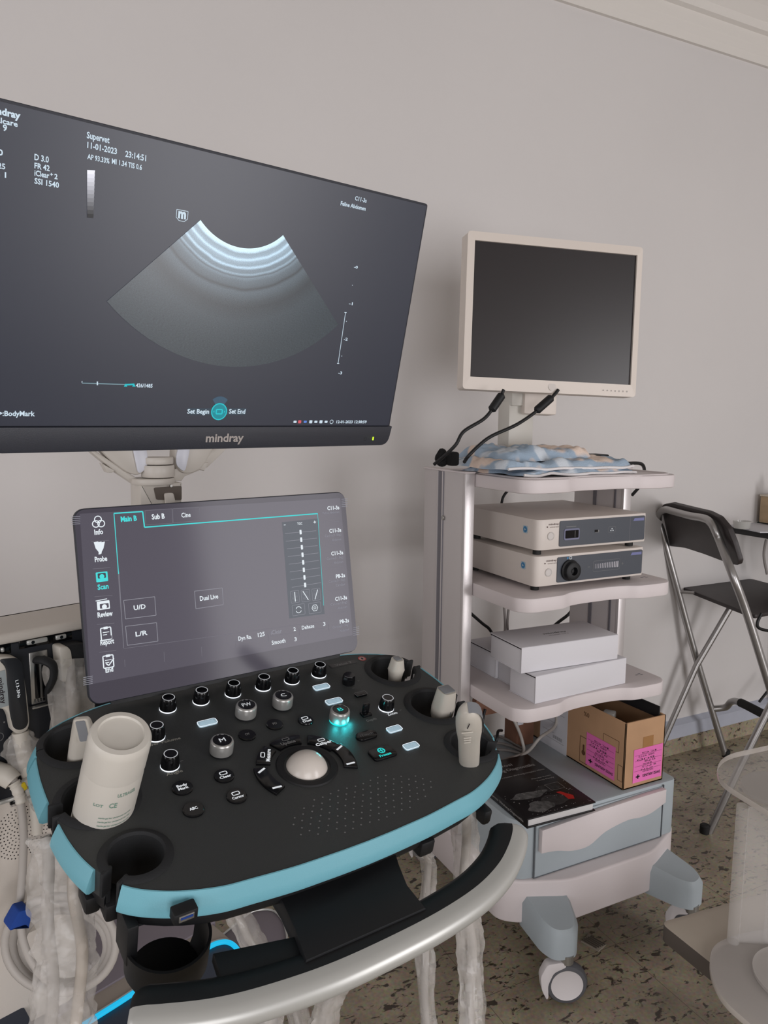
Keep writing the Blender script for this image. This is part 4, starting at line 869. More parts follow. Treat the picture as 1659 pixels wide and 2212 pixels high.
for k, x in enumerate((645, 680)):
    u, v = U_(x, 1317-4*k); mb.loop(rrect(.0205, .0155, .001, 2, u, v), .0005, ui_g, .0003)
    if k == 0: mb.ring((u, v), .0045, .0009, ui_w, .0004, a0=.3, a1=2.8); mb.ring((u, v), .0045, .0009, ui_w, .0004, a0=3.4, a1=5.9)
    else: mb.ring((u, v), .0050, .0010, ui_w, .0004, seg=6); mb.ring((u, v), .0018, .0008, ui_w, .0004)
L_('Dyn Ra.', 515, 1384, 544, 9); L_('125', 557, 1376, 572, 9); L_('iClear', 585, 1371, 609, 9, ui_g); L_('2', 634, 1363, 639, 8); L_('Dehaze', 652, 1360, 679, 8); L_('3', 698, 1352, 703, 8); L_('Smooth', 587, 1393, 617, 9); L_('3', 636, 1385, 641, 8)
for k, (a, b, c_) in enumerate((('C11-3s', 'Feline Abdomen', ''), ('C11-3s', 'Canine(>15kg)', 'Abdomen'), ('C11-3s', 'Canine(5-15kg)', 'Abdomen'), ('P8-2s', 'Canine(5-15kg)', 'Cardiac'), ('C11-3s', 'Canine(<5kg)', 'Abdomen'), ('P8-2s', 'Canine(5-15kg)', 'Abdomen'))):
    x, y = 733+4.2*k, 1102+49*k; L_(a, x-26 if a[0] == 'C' else x-20, y, x, 8, ui_w, .03); L_(b, x-36, y+9+k*.3, x, 5, ui_g, .01)
    if c_: L_(c_, x-21, y+18, x, 5, ui_g, .01)
for (x, y) in ((163, 1124), (744, 1086), (190, 1470), (769, 1363)):
    for k in range(5): u, v = U_(x, y+4*(k-2)); mb.line((u-.0055, v), (u+.0055, v), .0007, ui_g, .0003)
mb.build('touch_display', ts)
MB(TF).prism(rrect(tw*.86, .02, .004, 3, 0, .004), -.03, -.0101, blackp, fr=TF).build('hinge', U)

# ------------------------------------------------------------------ large monitor
R = eul(rad(12.47), rad(14.48), 0)
MF = Frame((.2446, .9358, 1.2858), R @ Vector((1, 0, 0)), R @ Vector((0, 0, 1)))
w, h, hb = .536, .3043, .0285
mb = MB(MF)
mb.prism(rpoly([(-w/2, 0), (w/2, 0), (w/2, h+.004), (-w/2, h+.004)], [.001, .001, .004, .004], 4), -.022, -.0008, bezel, bev=.001, fr=MF, side=blackp)
mb.prism(rpoly([(-w/2-.001, -hb), (w/2-.001, -hb), (w/2+.002, 0), (-w/2-.002, 0)], [.016, .016, 0, 0], 6), -.024, .003, bezel, bev=.0012, fr=MF, smooth=True)
mon = mb.build('monitor', U)
mb = MB(MF); mb.text('mindray', MF.sub(.0, -.0190, .003), .052, .0105, mat('logo_silver', (170, 164, 162), .3, metal=.6), .0004, 'C', .025); mb.build('logo', mon)
mb = MB(MF); u, v = MF.uv(803, 946); mb.box((u, v, .0032), (.0022, .005, .0008), glow('led_green', (190, 225, 40), 1.5)); u, v = MF.uv(786, 947); mb.loop(rrect(.004, .004, .001, 2, u, v), .0004, blackp, .0033); mb.build('power_light', mon)
mscr = mat('main_display_glass', (16, 17, 22), .36, emit=(26, 31, 46), es=1.0, spec=.7)
mw = glow('display_text', (205, 222, 235), 1.0); mc = glow('display_cyan', (30, 190, 200), 1.0); mg = glow('display_grey', (52, 66, 78), 1.0)
mb = MB(MF); mb.prism([(-w/2+.003, .001), (w/2-.003, .001), (w/2-.003, h+.001), (-w/2+.003, h+.001)], -.0008, 0, mscr, fr=MF)
def V_(x, y): return MF.uv(x, y)
def T_(s_, x0, y0, x1, hp, m=mw, bold=.025, slope=.2, dx=None):
    u0, v0 = V_(x0, y0); u1, _ = V_(x1, y0+slope*(x1-x0)); hgt = V_(x0, y0-hp)[1]-v0; mb.text(s_, MF.sub(u0, v0), u1-u0, hgt, m, .0005, 'L', bold)
T_('mindray', -30, 240, 44, 15, slope=.2, bold=.04); T_('animalcare', -46, 255, 38, 12); T_('Vetus 9', -47, 270, 15, 14)
T_('F H5.0', -50, 325, 6, 13); T_('DR 125', -40, 356, 11, 12); T_('Gain 1', -40, 374, 13, 12)
T_('D 3.0', 74, 345, 105, 13); T_('FR 42', 74, 363, 107, 12); T_('iClear', 74, 379, 106, 12); T_('+', 107, 380, 114, 8); T_('2', 117, 386, 124, 11); T_('SSI 1540', 74, 396, 127, 12)
T_('Supervet', 187, 298, 236, 14); T_('11-01-2023', 188, 319, 252, 13); T_('23:14:51', 270, 338, 315, 13); T_('AP 93.33%', 188, 343, 236, 11); T_('MI 1.34 TIS 0.6', 241, 353, 306, 11)
T_('C11-3s', 766, 432, 791, 9); T_('Feline Abdomen', 735, 443, 789, 9)
for k in range(12):
    a, b = 367+8.6*k, 367+8.6*(k+1); g = int(225*(1-k/12)**.8)+20; m = glow('greybar_%d' % k, (g, int(g*1.0), min(255, int(g*1.05))), 1.0)
    mb.poly([(*V_(x, y), .0004) for x, y in ((188+.0*k, b), (204-.25*k, b+1), (205-.25*k, a+1), (188, a))], m)
u, v = V_(393, 465); mb.loop([(u-.0065, v+.005), (u+.0065, v+.005), (u+.0065, v-.003), (u+.003, v-.006), (u-.003, v-.006), (u-.0065, v-.003)], .0006, mw, .0004); mb.text('m', MF.sub(u, v-.003), .009, .0095, mw, .0005, 'C', .05)
for s_, x, y in (('-0', 764, 579), ('-1', 753, 658), ('-2', 742, 735), ('-3', 730, 808)): T_(s_, x, y, x+8, 6)
for x, y in ((761, 616), (748, 694), (738, 769)): mb.disc(V_(x, y), .0006, mw, .0004)
mb.line(V_(746, 675), V_(730, 785), .0008, mw, .0004)
for x, y in ((746, 675), (730, 785)): u, v = V_(x, y); mb.line((u-.0018, v), (u+.0018, v), .0008, mw, .0004)
mb.line(V_(177, 826), V_(290, 830), .0010, mg, .0004); mb.line(V_(177, 827), V_(177, 823), .0008, mw, .0004); mb.line(V_(177, 827.5), V_(272, 830.5), .0008, glow('display_pale', (130, 160, 170)), .00042); mb.line(V_(210, 824), V_(210, 832), .0014, mw, .0005); mb.line(V_(270, 831), V_(290, 830), .0018, mc, .0005)
for x in (271, 289): u, v = V_(x, 832); mb.poly([(u-.002, v-.0015, .0006), (u+.002, v-.0015, .0006), (u, v+.002, .0006)], mc)
T_('426/1485', 293, 836, 329, 8, slope=.02)
u, v = V_(473, 889); mb.poly([(*V_(x, y), .0003) for x, y in ((404, 882), (533, 882), (530, 896), (410, 896))], mg); mb.disc((u, v), .0108, mc, .0005); mb.disc((u, v), .0094, mat('display_teal_dark', (0, 70, 80), .3, emit=(10, 120, 130)), .0006); mb.loop(rrect(.008, .0055, .0003, 2, u, v), .0016, mc, .0007)
for s_ in (-1, 1): mb.poly([(u+s_*.0065, v+.0015, .0007), (u+s_*.0065, v-.0015, .0007), (u+s_*.0082, v, .0007)], mc)
T_('Set Begin', 404, 893, 451, 10, slope=0); T_('Set End', 494, 893, 529, 10, slope=0)
mb.poly([(u+.016*cos(a), v+.0015+.0135*1.0*sin(a)*1.3, .0002) for a in [rad(50+80*i/10) for i in range(11)]]+[(u-.006, v+.009, .0002), (u+.006, v+.009, .0002)], glow('display_slate', (58, 84, 104)))
T_('>:BodyMark', -4, 898, 75, 11, slope=0)
for k, (x, c_) in enumerate(((637, mw), (647, glow('display_red', (210, 90, 100))), (659, glow('display_blue', (90, 130, 210))), (671, mw), (682, mw), (693, mw), (704, mw), (716, None))):
    u, v = V_(x, 911)
    if c_: mb.poly([(*p, .0004) for p in rrect(.0048, .0042 if k % 2 else .003, .0006, 2, u, v)], c_)
    else: mb.ring((u, v), .0026, .0007, mw, .0004)
T_('12-01-2023', 726, 914, 761, 6, slope=-.01); T_('12:38:59', 765, 914, 791, 6, slope=-.01)
mb.build('main_display', mon)
# ultrasound fan image
A_, B_, C_, D_ = [Vector(V_(*p)) for p in ((433, 475), (229, 652), (611, 508), (729, 700))]
d1, d2 = (A_-B_), (C_-D_); den = d1.x*d2.y-d1.y*d2.x; s_ = ((C_.x-B_.x)*d2.y-(C_.y-B_.y)*d2.x)/den; ap = B_+d1*s_
r0 = ((A_-ap).length+(C_-ap).length)/2; r1 = ((B_-ap).length+(D_-ap).length)/2; aL = math.atan2(B_.y-ap.y, B_.x-ap.x); aR = math.atan2(D_.y-ap.y, D_.x-ap.x)
mb = MB(MF); NA, NR = 48, 24; vs = []; uvs = {}
for i in range(NA+1):
    for j in range(NR+1):
        a = aL+(aR-aL)*i/NA; r = r0+(r1-r0)*j/NR; uvs[len(vs)] = (i/NA, j/NR); vs.append((ap.x+r*cos(a), ap.y+r*sin(a), .0006))
def fan_mat():
    m = bpy.data.materials.new('ultrasound_image'); m.use_nodes = True; nt = m.node_tree; N = nt.nodes; L = nt.links; b = N['Principled BSDF']; b.inputs['Base Color'].default_value = (.01, .01, .012, 1); b.inputs['Roughness'].default_value = .24
    uv = N.new('ShaderNodeUVMap'); sp = N.new('ShaderNodeSeparateXYZ'); L.new(uv.outputs[0], sp.inputs[0])
    nw = N.new('ShaderNodeTexNoise'); nw.inputs['Scale'].default_value = 5; L.new(uv.outputs[0], nw.inputs['Vector'])
    ma = N.new('ShaderNodeMath'); ma.operation = 'MULTIPLY_ADD'; ma.inputs[1].default_value = .03; L.new(nw.outputs['Fac'], ma.inputs[0]); L.new(sp.outputs['Y'], ma.inputs[2])
    r = N.new('ShaderNodeValToRGB'); L.new(ma.outputs[0], r.inputs[0]); e = r.color_ramp.elements
    stops = [(.015, 245), (.035, 235), (.05, 150), (.075, 165), (.09, 228), (.105, 165), (.13, 150), (.145, 215), (.16, 125), (.18, 120), (.19, 165), (.205, 85), (.215, 120), (.235, 96), (.275, 80), (.29, 50), (.31, 88), (.33, 84), (.35, 46), (.38, 62), (.42, 46), (.50, 52), (.62, 66), (.85, 62), (1, 62)]
    stops = [(a*1.2 if a < .4 else a, b) for a, b in stops]; stops = [q for q in stops if not (.39 < q[0] < .46 and q[1] == 46)]
    e[0].position = stops[0][0]; e[1].position = stops[-1][0]
    def cc(g): return lin((g*.86, g*1.0, min(255, g*1.1)))+(1,)
    e[0].color = cc(245); e[-1].color = cc(62)
    for p_, g in stops[1:-1]: x = r.color_ramp.elements.new(p_); x.color = cc(g)
    mp = N.new('ShaderNodeMapping'); mp.inputs['Scale'].default_value = (130, 230, 1); L.new(uv.outputs[0], mp.inputs[0]); n2 = N.new('ShaderNodeTexNoise'); n2.inputs['Scale'].default_value = 1; n2.inputs['Detail'].default_value = 2; L.new(mp.outputs[0], n2.inputs['Vector'])
    mr = N.new('ShaderNodeMapRange'); mr.inputs['From Min'].default_value = .3; mr.inputs['From Max'].default_value = .7; mr.inputs['To Min'].default_value = .72; mr.inputs['To Max'].default_value = 1.28; L.new(n2.outputs['Fac'], mr.inputs['Value'])
    L.new(r.outputs[0], b.inputs['Emission Color']); L.new(mr.outputs[0], b.inputs['Emission Strength']); return m
mb.add(vs, [[i*(NR+1)+j, i*(NR+1)+j+1, (i+1)*(NR+1)+j+1, (i+1)*(NR+1)+j] for i in range(NA) for j in range(NR)], fan_mat(), False, MF); mb.uvs = uvs
mb.build('scan_image', mon)

# ------------------------------------------------------------------ monitor arms
AF = Frame(dp(345, 1040, 1.2), PF.ex, (0, 0, 1))   # arm frame: x right, y up, z toward the room
pxm = 1.2/F
def A(x, y): return AF.uv(x, y)
mb = MB(AF)
mb.prism(rpoly([A(298, 1046), A(388, 1041), A(387, 1095), A(386, 1200), A(300, 1200)], .002, 3), -.04, .012, armp, bev=.003, fr=AF, smooth=True)
arm = mb.build('arm_post', U)
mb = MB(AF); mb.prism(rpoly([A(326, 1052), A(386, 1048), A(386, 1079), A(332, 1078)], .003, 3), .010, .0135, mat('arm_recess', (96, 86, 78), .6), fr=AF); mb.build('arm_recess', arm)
mb = MB(AF); a_ = A(356, 1064); mb.prism(rpoly([A(347, 1063), A(366, 1062), A(374, 1098), A(351, 1098)], .004, 3), .013, .019, armp, bev=.001, fr=AF, smooth=True); mb.cyl((a_[0]+.004, a_[1]+.012, .016), .002, .004, metal, 10, AF); mb.build('arm_latch', arm)
mb = MB()
for y0, y1, r in ((1003, 988, .024), (1031, 1005, .026), (1046, 1033, .034)):
    b_ = AF.w(*A(346 if r < .03 else 335, y0), -.01); t_ = AF.w(*A(346 if r < .03 else 335, y1), -.01); hh = (t_-b_).length; f_ = Frame(b_, (1, 0, 0), (0, 1, 0)); mb.lathe([(r-.001, 0), (r, .0015), (r, hh-.0015), (r-.001, hh)], armp, 36, f_)
mb.build('arm_pivot', arm)
def lobe(pts, ins, strut, z, foot):
    mb = MB(AF); mb.prism(rpoly([A(*p) for p in pts], .02, 6), z-.03, z, armp, bev=.003, fr=AF, smooth=True); mb.prism(rpoly([A(*p) for p in ins], .012, 5), z, z+.0035, armw, bev=.001, fr=AF, smooth=True)
    mb.prism([A(*p) for p in strut], z-.026, z-.006, armp, bev=.002, fr=AF); mb.prism([A(*p) for p in foot], z-.024, z-.004, armp, bev=.001, fr=AF); mb.build('arm_link', arm)
lobe([(185, 920), (300, 900), (322, 990), (322, 1015), (300, 1028), (278, 1022), (228, 985)], [(280, 920), (310, 930), (321, 990), (318, 1012), (300, 1026), (288, 970)], [(180, 960), (200, 968), (310, 1040), (302, 1066), (298, 1050), (250, 1018)], -.005, [(225, 1002), (252, 1018), (246, 1022), (236, 1022)])
lobe([(490, 925), (385, 905), (382, 970), (380, 1000), (393, 1022), (415, 1024), (440, 1012)], [(418, 930), (390, 950), (381, 990), (382, 1006), (400, 1022), (408, 990)], [(485, 960), (500, 966), (455, 1010), (405, 1030), (398, 1040), (380, 1040), (372, 1020)], -.005, [(455, 1000), (446, 1018), (434, 1014), (440, 1000)])
mb = MB(); mb.tube([AF.w(*A(345, 1190), -.02), Vector((.12, 1.28, .95))], .03, armp, 20); mb.build('arm_column', U)

# ------------------------------------------------------------------ machine body
YB = rad(19); p0 = Vector((.0085, 1.178, 0)); BF = Frame((p0.x, p0.y, 0), (cos(YB), sin(YB), 0), (0, 0, 1))    # x right along the face, y up, z toward the room
def B(x, y, h=0): return BF.uv(x, y, h)
D0 = Frame((p0.x, p0.y, 0), (cos(YB), sin(YB), 0), (-sin(YB), cos(YB), 0))        # plan frame: x right, y back
XR = .22; XL = -.30
zt = B(60, 1355)[1]; z_b0 = B(0, 1722)[1]; z_w = B(60, 1935)[1]
mb = MB(D0); mb.prism(rpoly([(XL, -.002), (XR, -.002), (XR, .09), (XL, .09)], .02, 4), .52, zt-.015, creamp, bev=.002, fr=D0, smooth=True); mb.prism([(XL+.004, .088), (XR-.004, .088), (XR-.004, .45), (XL+.004, .45)], .52, .80, creamp, fr=D0); mb.build('machine_body', U)
mb = MB(D0); mb.prism(rpoly([(XL-.01, -.014), (XR+.005, -.014), (XR+.005, .092), (XL-.01, .092)], [.02, .02, .001, .001], 4), zt-.016, zt, creamp, bev=.006, fr=D0, smooth=True, seg=4); mb.build('top_cover', U)
mb = MB(BF); mb.prism(rpoly([(XL, z_b0), (XR-.01, z_b0), (XR-.01, zt-.0165), (XL, zt-.0165)], .004, 3), 0, .010, mat('port_bay_black', (26, 29, 36), .45), bev=.001, fr=BF); bay = mb.build('port_bay', U)
mb = MB(BF); mb.box(((XL+XR)/2, z_b0-.003, .008), (XR-XL, .006, .012), silver, .002); mb.build('bay_trim', U)
def latch(x0, x1, y, m=silver):
    (a, b), (c, _) = B(x0, y), B(x1, y); mb = MB(BF); mb.box(((a+c)/2, b, .0105), (c-a+.02, .016, .002), blackg, .002); mb.box(((a+c)/2, b, .013), (c-a, .007, .005), m, .002); mb.disc((a+.008, b), .0025, blackg, .0158); mb.build('port_latch', bay)
latch(50, 95, 1385); latch(112, 135, 1374); latch(-6, 2, 1400)
mb = MB(BF); c_ = B(78, 1458); mb.box((c_[0], c_[1], .0115), (.026, .078, .003), metal, .001); mb.box((c_[0]-.004, c_[1], .0135), (.007, .062, .003), blackg, .001); mb.box((c_[0]+.006, c_[1], .0135), (.007, .062, .003), blackg, .001); mb.box((c_[0]+.002, c_[1]-.042, .016), (.034, .003, .010), metal, .001)
for k in range(5): mb.box((c_[0]-.008+.004*k, c_[1]-.034, .0135), (.002, .004, .003), blackg)
mb.build('probe_port', bay)
mb = MB(BF); a, b = B(25, 1727); mb.box((a, b, .010), (.012, .0052, .004), blackg, .0008); mb.text('SS', BF.sub(a-.003, b-.010, .003), .009, .003, groove, .0005); mb.build('usb_port', U)
mb = MB(BF); c_ = B(44, 1797)
for r in range(1, 9):
    nn = int(5.5*r)
    for k in range(nn):
        aa = 2*PI*k/nn+.2*r; x, y = c_[0]+r*.0048*cos(aa), c_[1]+r*.0048*sin(aa); mb.disc((x, y), .0010, blackg, .0025, seg=6)
mb.build('speaker_grille', U)
a, b = B(3, 1605); mb = MB(BF); mb.ring((a-.006, b+.014), .006, .0008, icon_dim, .0106); mb.disc((a+.002, b+.034), .0012, icon_dim, .0106); mb.build('port_marking', bay)
# base with light strip
zb = .25
SP = [zp(x, y, zb) for x, y in ((200, 2200), (300, 2136), (400, 2074), (448, 2046), (470, 2036), (490, 2034), (506, 2043), (518, 2062), (522, 2092))]
loc = [((p-D0.o).dot(D0.ex), (p-D0.o).dot(D0.ey)) for p in SP]; e0 = loc[0]; e3 = loc[3]; sl = (e3[1]-e0[1])/(e3[0]-e0[0]); left = (-.32, e0[1]+sl*(-.32-e0[0])); edge = [left]+loc
rt = edge[-1]; 
poly = edge+[(rt[0]+.015, rt[1]-.05), (rt[0]-.03, rt[1]-.16), (-.32, left[1]-.16)]
mb = MB(D0); mb.prism(rpoly(poly[::1], .0, 3), .06, zb-.004, navy, fr=D0); mb.build('base_front', U)
back = edge+[(rt[0]+.03, rt[1]+.05), (rt[0]+.03, .55), (-.32, .55)]
mb = MB(D0); mb.prism(back, .06, zb, beigeb, fr=D0); base = mb.build('base_cover', U)
off = lambda p, d: (p[0], p[1]+d)
lid = [off(left, .048), off(loc[0], .048), off(loc[3], .048), (loc[4][0]+.03, loc[4][1]+.055), (loc[4][0]+.05, loc[4][1]+.09), (loc[4][0]+.05, .54), (-.315, .54)]
mb = MB(D0); mb.prism(lid, zb-.01, zb+.004, lidm, bev=.0015, fr=D0); mb.build('base_lid', base)
mb = MB(); pth = [Vector((a, b-.002, zb)) for a, b in edge]; mb.tube([D0.w(p.x, p.y, p.z) for p in smooth_path(pth, 4)], .0048, blue_strip, 10); mb.tube([D0.w(p.x, p.y+.006, p.z+.002) for p in smooth_path(pth, 4)], .002, silver, 8); mb.build('light_strip', base)
# side plate right of the base and front foot
q = [zp(x, y, .22) for x, y in ((545, 1968), (590, 1965), (612, 1990), (622, 2030), (600, 2080), (500, 2110), (470, 2030))]
mb = MB(); mb.prism(rpoly([(p.x, p.y) for p in q], .02, 4), .16, .22, lidm, bev=.002, smooth=True); mb.tube([Vector((a, b, .222)) for a, b in rpoly([(p.x, p.y) for p in q], .02, 4)], .0022, silver, 8, cl=True); mb.build('side_plate', U)
q = [zp(x, y, .30) for x, y in ((-60, 2085), (5, 2085), (85, 2230), (-60, 2300))]
mb = MB(); mb.prism([(p.x, p.y) for p in q], .24, .30, navy, bev=.006, smooth=True); mb.build('foot_pedal', U)
mb = MB(D0); mb.box((-.05, .28, .40), (.34, .30, .30), creamp, .03); mb.build('machine_pedestal', U)
for a in (-.27, .22):
    for b in (0.1, .5): f_ = axis_frame(D0.w(a, b, .05), D0.ex); MB(f_).lathe([(.0, -.015), (.045, -.015), (.05, -.01), (.05, .01), (.045, .015), (0, .015)], casterg, 32, f_, cap=False).build('base_wheel', U)

# ------------------------------------------------------------------ probes in the holders, bottle
def probe(name, label, p, w0, d0, head, stem, ax, lens_kind, lean=None):
    """head-up probe standing in a holder: a tapering body with a lens window at the top"""
    t = thing(name, label, 'ultrasound probe', p)
    z = Vector(ax).normalized(); x = (PF.ex-z*PF.ex.dot(z)).normalized(); x = x if lean is None else (x*cos(lean)+z.cross(x)*sin(lean)); f_ = Frame(p, x, z.cross(x)); mb = MB(f_)
    K = 20; vs = []; n = len(head)
    for (zz, ww, dd, pw) in head:
        for j in range(K):
            a = 2*PI*j/K; ca, sa = cos(a), sin(a); q = (abs(ca)**pw+abs(sa)**pw)**(-1/pw); vs.append((ca*q*ww, sa*q*dd, zz))
    fs = [[i*K+j, i*K+(j+1) % K, (i+1)*K+(j+1) % K, (i+1)*K+j] for i in range(n-1) for j in range(K)]+[list(range(K))[::-1], list(range((n-1)*K, n*K))]
    mb.add(vs, fs, probem, True, f_); body = mb.build('probe_body', t); return t, f_, body
# microconvex in the rear right holder
def holder_point(u, v, n): return PF.w(u, v, n)
t, f_, b_ = probe('small_ultrasound_probe', 'smallest ivory probe in the rear right holder', PF.w(.238, .139, -.052), 0, 0, [(0, .006, .006, 2), (.02, .0085, .0085, 2), (.032, .0095, .0095, 2.2), (.044, .0105, .010, 2.4), (.054, .0118, .011, 2.6), (.057, .0128, .012, 2.6), (.060, .0118, .011, 2.8), (.071, .0095, .0095, 3), (.075, .0085, .009, 3)], 0, PF.ez*.9+Vector((0, .0, .25)), 'small')
MB(f_).prism(rrect(.011, .012, .002, 3), .0752, .0764, lens, bev=.0005, fr=f_, smooth=True).build('lens', t)
t, f_, b_ = probe('phased_array_probe', 'ivory probe with square grey window in the middle right holder', PF.w(.247, .034, -.055), 0, 0, [(0, .006, .006, 2), (.02, .009, .009, 2), (.032, .0125, .011, 2.2), (.045, .0165, .0135, 2.8), (.058, .0165, .014, 3.2), (.078, .0135, .0125, 4), (.086, .012, .012, 4)], 0, PF.ez, 'square')
MB(f_).prism(rrect(.020, .018, .0015, 3), .0862, .0874, lens, bev=.0005, fr=f_, smooth=True).build('lens', t)
MB(f_).box((.003, -.0142, .052), (.0015, .0012, .008), icon_dim, .0005).build('orientation_mark', t)
for (pu, pv, rz_) in ((.262, .137, .3), (.262, .024, 0)): MB(PF).box((pu+.01, pv-.006, -.012), (.014, .003, .018), mat('cable_tag_white', (188, 186, 186), .6), .0005, fr=PF, rz=rz_).build('cable_tag', t)
bpt = PF.w(.228, -.060, -.045); tp = dp(1013, 1529, .86); Lp = (tp-bpt).length; kz = Lp/.1225
hd = [(0, .0120, .0105, 2.6), (.02, .0130, .011, 2.6), (.05, .0136, .0112, 2.6), (.070, .0136, .0112, 2.6), (.079, .0143, .0114, 2.5), (.088, .0155, .0122, 2.5), (.098, .0160, .0128, 2.4), (.106, .0156, .0126, 2.4), (.112, .0142, .012, 2.4), (.117, .0118, .011, 2.4), (.1205, .0085, .0095, 2.4), (.1225, .004, .007, 2.3)]
hd = [(a*kz, b, c, d) for a, b, c, d in hd]
t, f_, b_ = probe('convex_probe', 'large ivory convex probe standing in the front right holder', bpt, 0, 0, hd, 0, tp-bpt, 'wide', lean=rad(-24))
mb = MB(f_); vs = []
arc = [(hd[-1][1]*-.3, Lp+.0007), (.004, Lp+.0006), (.0090, Lp-.0016*kz), (.0124, Lp-.0050*kz), (.0150, Lp-.0102*kz), (.0165, Lp-.0165*kz), (.0169, Lp-.0245*kz), (.0165, Lp-.033*kz)]
for a, z_ in arc: vs += [(a, -.0068, z_), (a, .0068, z_)]
mb.add(vs, [[2*i, 2*i+2, 2*i+3, 2*i+1] for i in range(len(arc)-1)], lens, True, f_); mb.build('lens', t)
mb = MB(f_); fq = Frame(f_.w(-.003, -.0132, Lp-.026), f_.ex, f_.ez); mb.fr = fq
mb.box((.0005, .006, .0003), (.0010, .013, .0006), ink, fr=fq, rz=-.2)
for k, (yy, s_) in enumerate(((-.010, .014), (-.026, .009), (-.033, .009), (-.040, .008))): mb.box((-.001, yy, 0.0012), (s_, .0014, .0016), probem, .0005, fr=fq)
mb.build('grip_mark', t)
# linear probe beside the bottle (left rear holder)
bp2 = PF.w(-.205, .100, -.03)
lt, lb = dp(181, 1553, .865), dp(165, 1636, .885)
t, f_, b_ = probe('linear_probe', 'ivory linear probe with grey strip lens behind the gel bottle', lb-(lt-lb)*.35, 0, 0, [(0, .009, .008, 2.4), (.3*.13, .0105, .010, 2.4), (.065, .0105, .0110, 3), (.072, .0098, .0105, 4)], 0, lt-lb, 'strip')
L2_ = .072
fq = Frame(f_.w(0, 0, 0), f_.ex, f_.ez)
tc_ = dp(179, 1578, .857); toC = (CAM-tc_).normalized(); fx = Frame(tc_, (dp(190, 1578, .857)-dp(170, 1580, .857)), (dp(181, 1555, .857)-dp(176, 1605, .865)))
MB(fx).prism(rrect(.0165, .030, .003, 4), -.006, .001, probem, bev=.001, fr=fx, smooth=True).prism(rrect(.0110, .0262, .0018, 4), .001, .0018, lens, fr=fx).build('lens', t)
# gel bottle
top = dp(262, 1583, .765); bot = PF.w(-.240, .038, -.045); ax = (top-bot); Lb = ax.length
f_ = axis_frame(bot, ax, PF.ey); t = thing('gel_bottle', 'white ultrasound gel bottle upside down in the middle left holder', 'bottle', bot)
Rb = .0315
MB(f_).lathe([(.018, -.01), (Rb*.97, .0), (Rb, .01), (Rb, Lb-.052), (Rb*.985, Lb-.045)], bottlem, 48, f_, cap=True).build('bottle_body', t)
MB(f_).lathe([(Rb*.985, Lb-.046), (Rb*1.0, Lb-.040), (Rb*1.0, Lb-.010), (Rb*.985, Lb-.004), (Rb*.92, Lb), (Rb*.74, Lb+.0005), (Rb*.70, Lb-.0015), (Rb*.6, Lb-.0025), (0, Lb-.003)], bottlem, 48, f_, cap=False).build('bottle_base', t)
toc = (CAM-f_.w(0, 0, Lb/2)); toc = (toc-f_.ez*toc.dot(f_.ez)).normalized(); a0 = math.atan2(toc.dot(f_.ey), toc.dot(f_.ex))
mb = MB(f_)
def wrap(s_, z0, a1, hgt, wid):
    vs, fs, w_, _ = glyphs(s_, .02); k = hgt/.7; kw = wid/w_
    mb.add([((Rb+.0003)*cos(a1-v_[0]*kw/Rb*-1), (Rb+.0003)*sin(a1+v_[0]*kw/Rb), z0+v_[1]*k) for v_ in vs], fs, gelgreen, False, f_)
wrap('CE', Lb-.075, a0+.15, .007, .008); wrap('LOT', Lb-.075, a0-.35, .004, .010); wrap('ULTRAGEL', Lb-.06, a0+.35, .005, .02)
for k in range(7): wrap('sterile gel for ultrasound use only', Lb-.092-.006*k, a0-.1, .0022, .035)
mb.build('bottle_print', t)

# ------------------------------------------------------------------ cables in plastic sleeves
def sleeve(label, path, R_, seed, cabr=.005, ncab=1, flat=.55, group='cables in clear plastic sleeves'):
    t = thing('sleeved_probe_cable', label, 'cable', path[-1], group)
    P = smooth_path(path, 12)
    def rf(u, a):
        k = noise.noise(Vector((cos(a)*1.4, sin(a)*1.4+seed, u*5)))*.34+noise.noise(Vector((cos(a)*4, sin(a)*4+seed, u*9)))*.22+abs(noise.noise(Vector((cos(a)*3, sin(a)*3, u*22+seed))))*.22
        return R_*(1+k)*(1+.18*noise.noise(Vector((u*11, seed, 0))))
    MB().tube(P, R_, sleevem, 26, flat=flat, rf=rf, caps=False).build('plastic_sleeve', t)
    for c in range(ncab):
        o_ = (c-(ncab-1)/2)*R_*1.0
        MB().tube([p+Vector((o_*.95+.003*sin(i*.2+c), .0, 0)) for i, p in enumerate(P)], cabr, cabg if c % 2 == 0 else mat('beige_cable', (190, 178, 164), .5), 10).build('cable', t)
sleeve('broad clear plastic sleeve with two cables hanging at the far left', [dp(128, 1800, .80), dp(130, 1900, .79), dp(142, 2000, .78), dp(140, 2100, .77), dp(136, 2240, .75)], .0285, 1.3, .0060, 2, .6)
sleeve('straight clear plastic sleeve hanging beneath the front right probe', [dp(1004, 1740, .98), dp(1004, 1830, .98), dp(1006, 1930, .98), dp(1016, 2030, .98), dp(1018, 2120, .97), dp(1020, 2240, .95)], .0175, 5.1, .006, 1, .6)
sleeve('crinkled clear plastic sleeve left of the straight one under the panel', [dp(905, 1835, .97), dp(922, 1860, .98), dp(925, 1930, .98), dp(915, 2010, .98), dp(918, 2120, .97), dp(928, 2240, .96)], .0135, 9.4, .005, 1, .6)
sleeve('short clear plastic sleeve over the blue light strip of the base', [dp(485, 1950, 1.1), dp(510, 1975, 1.1), dp(545, 2030, 1.1), dp(590, 2090, 1.1), dp(640, 2180, 1.1), dp(660, 2260, 1.1)], .0215, 12.7, .006, 1, .5)
sleeve('clear plastic sleeve slanting under the middle of the silver handle', [dp(760, 2050, 1.05), dp(735, 2120, 1.05), dp(705, 2180, 1.05), dp(690, 2260, 1.05)], .0195, 15.2, .005, 1, .5)
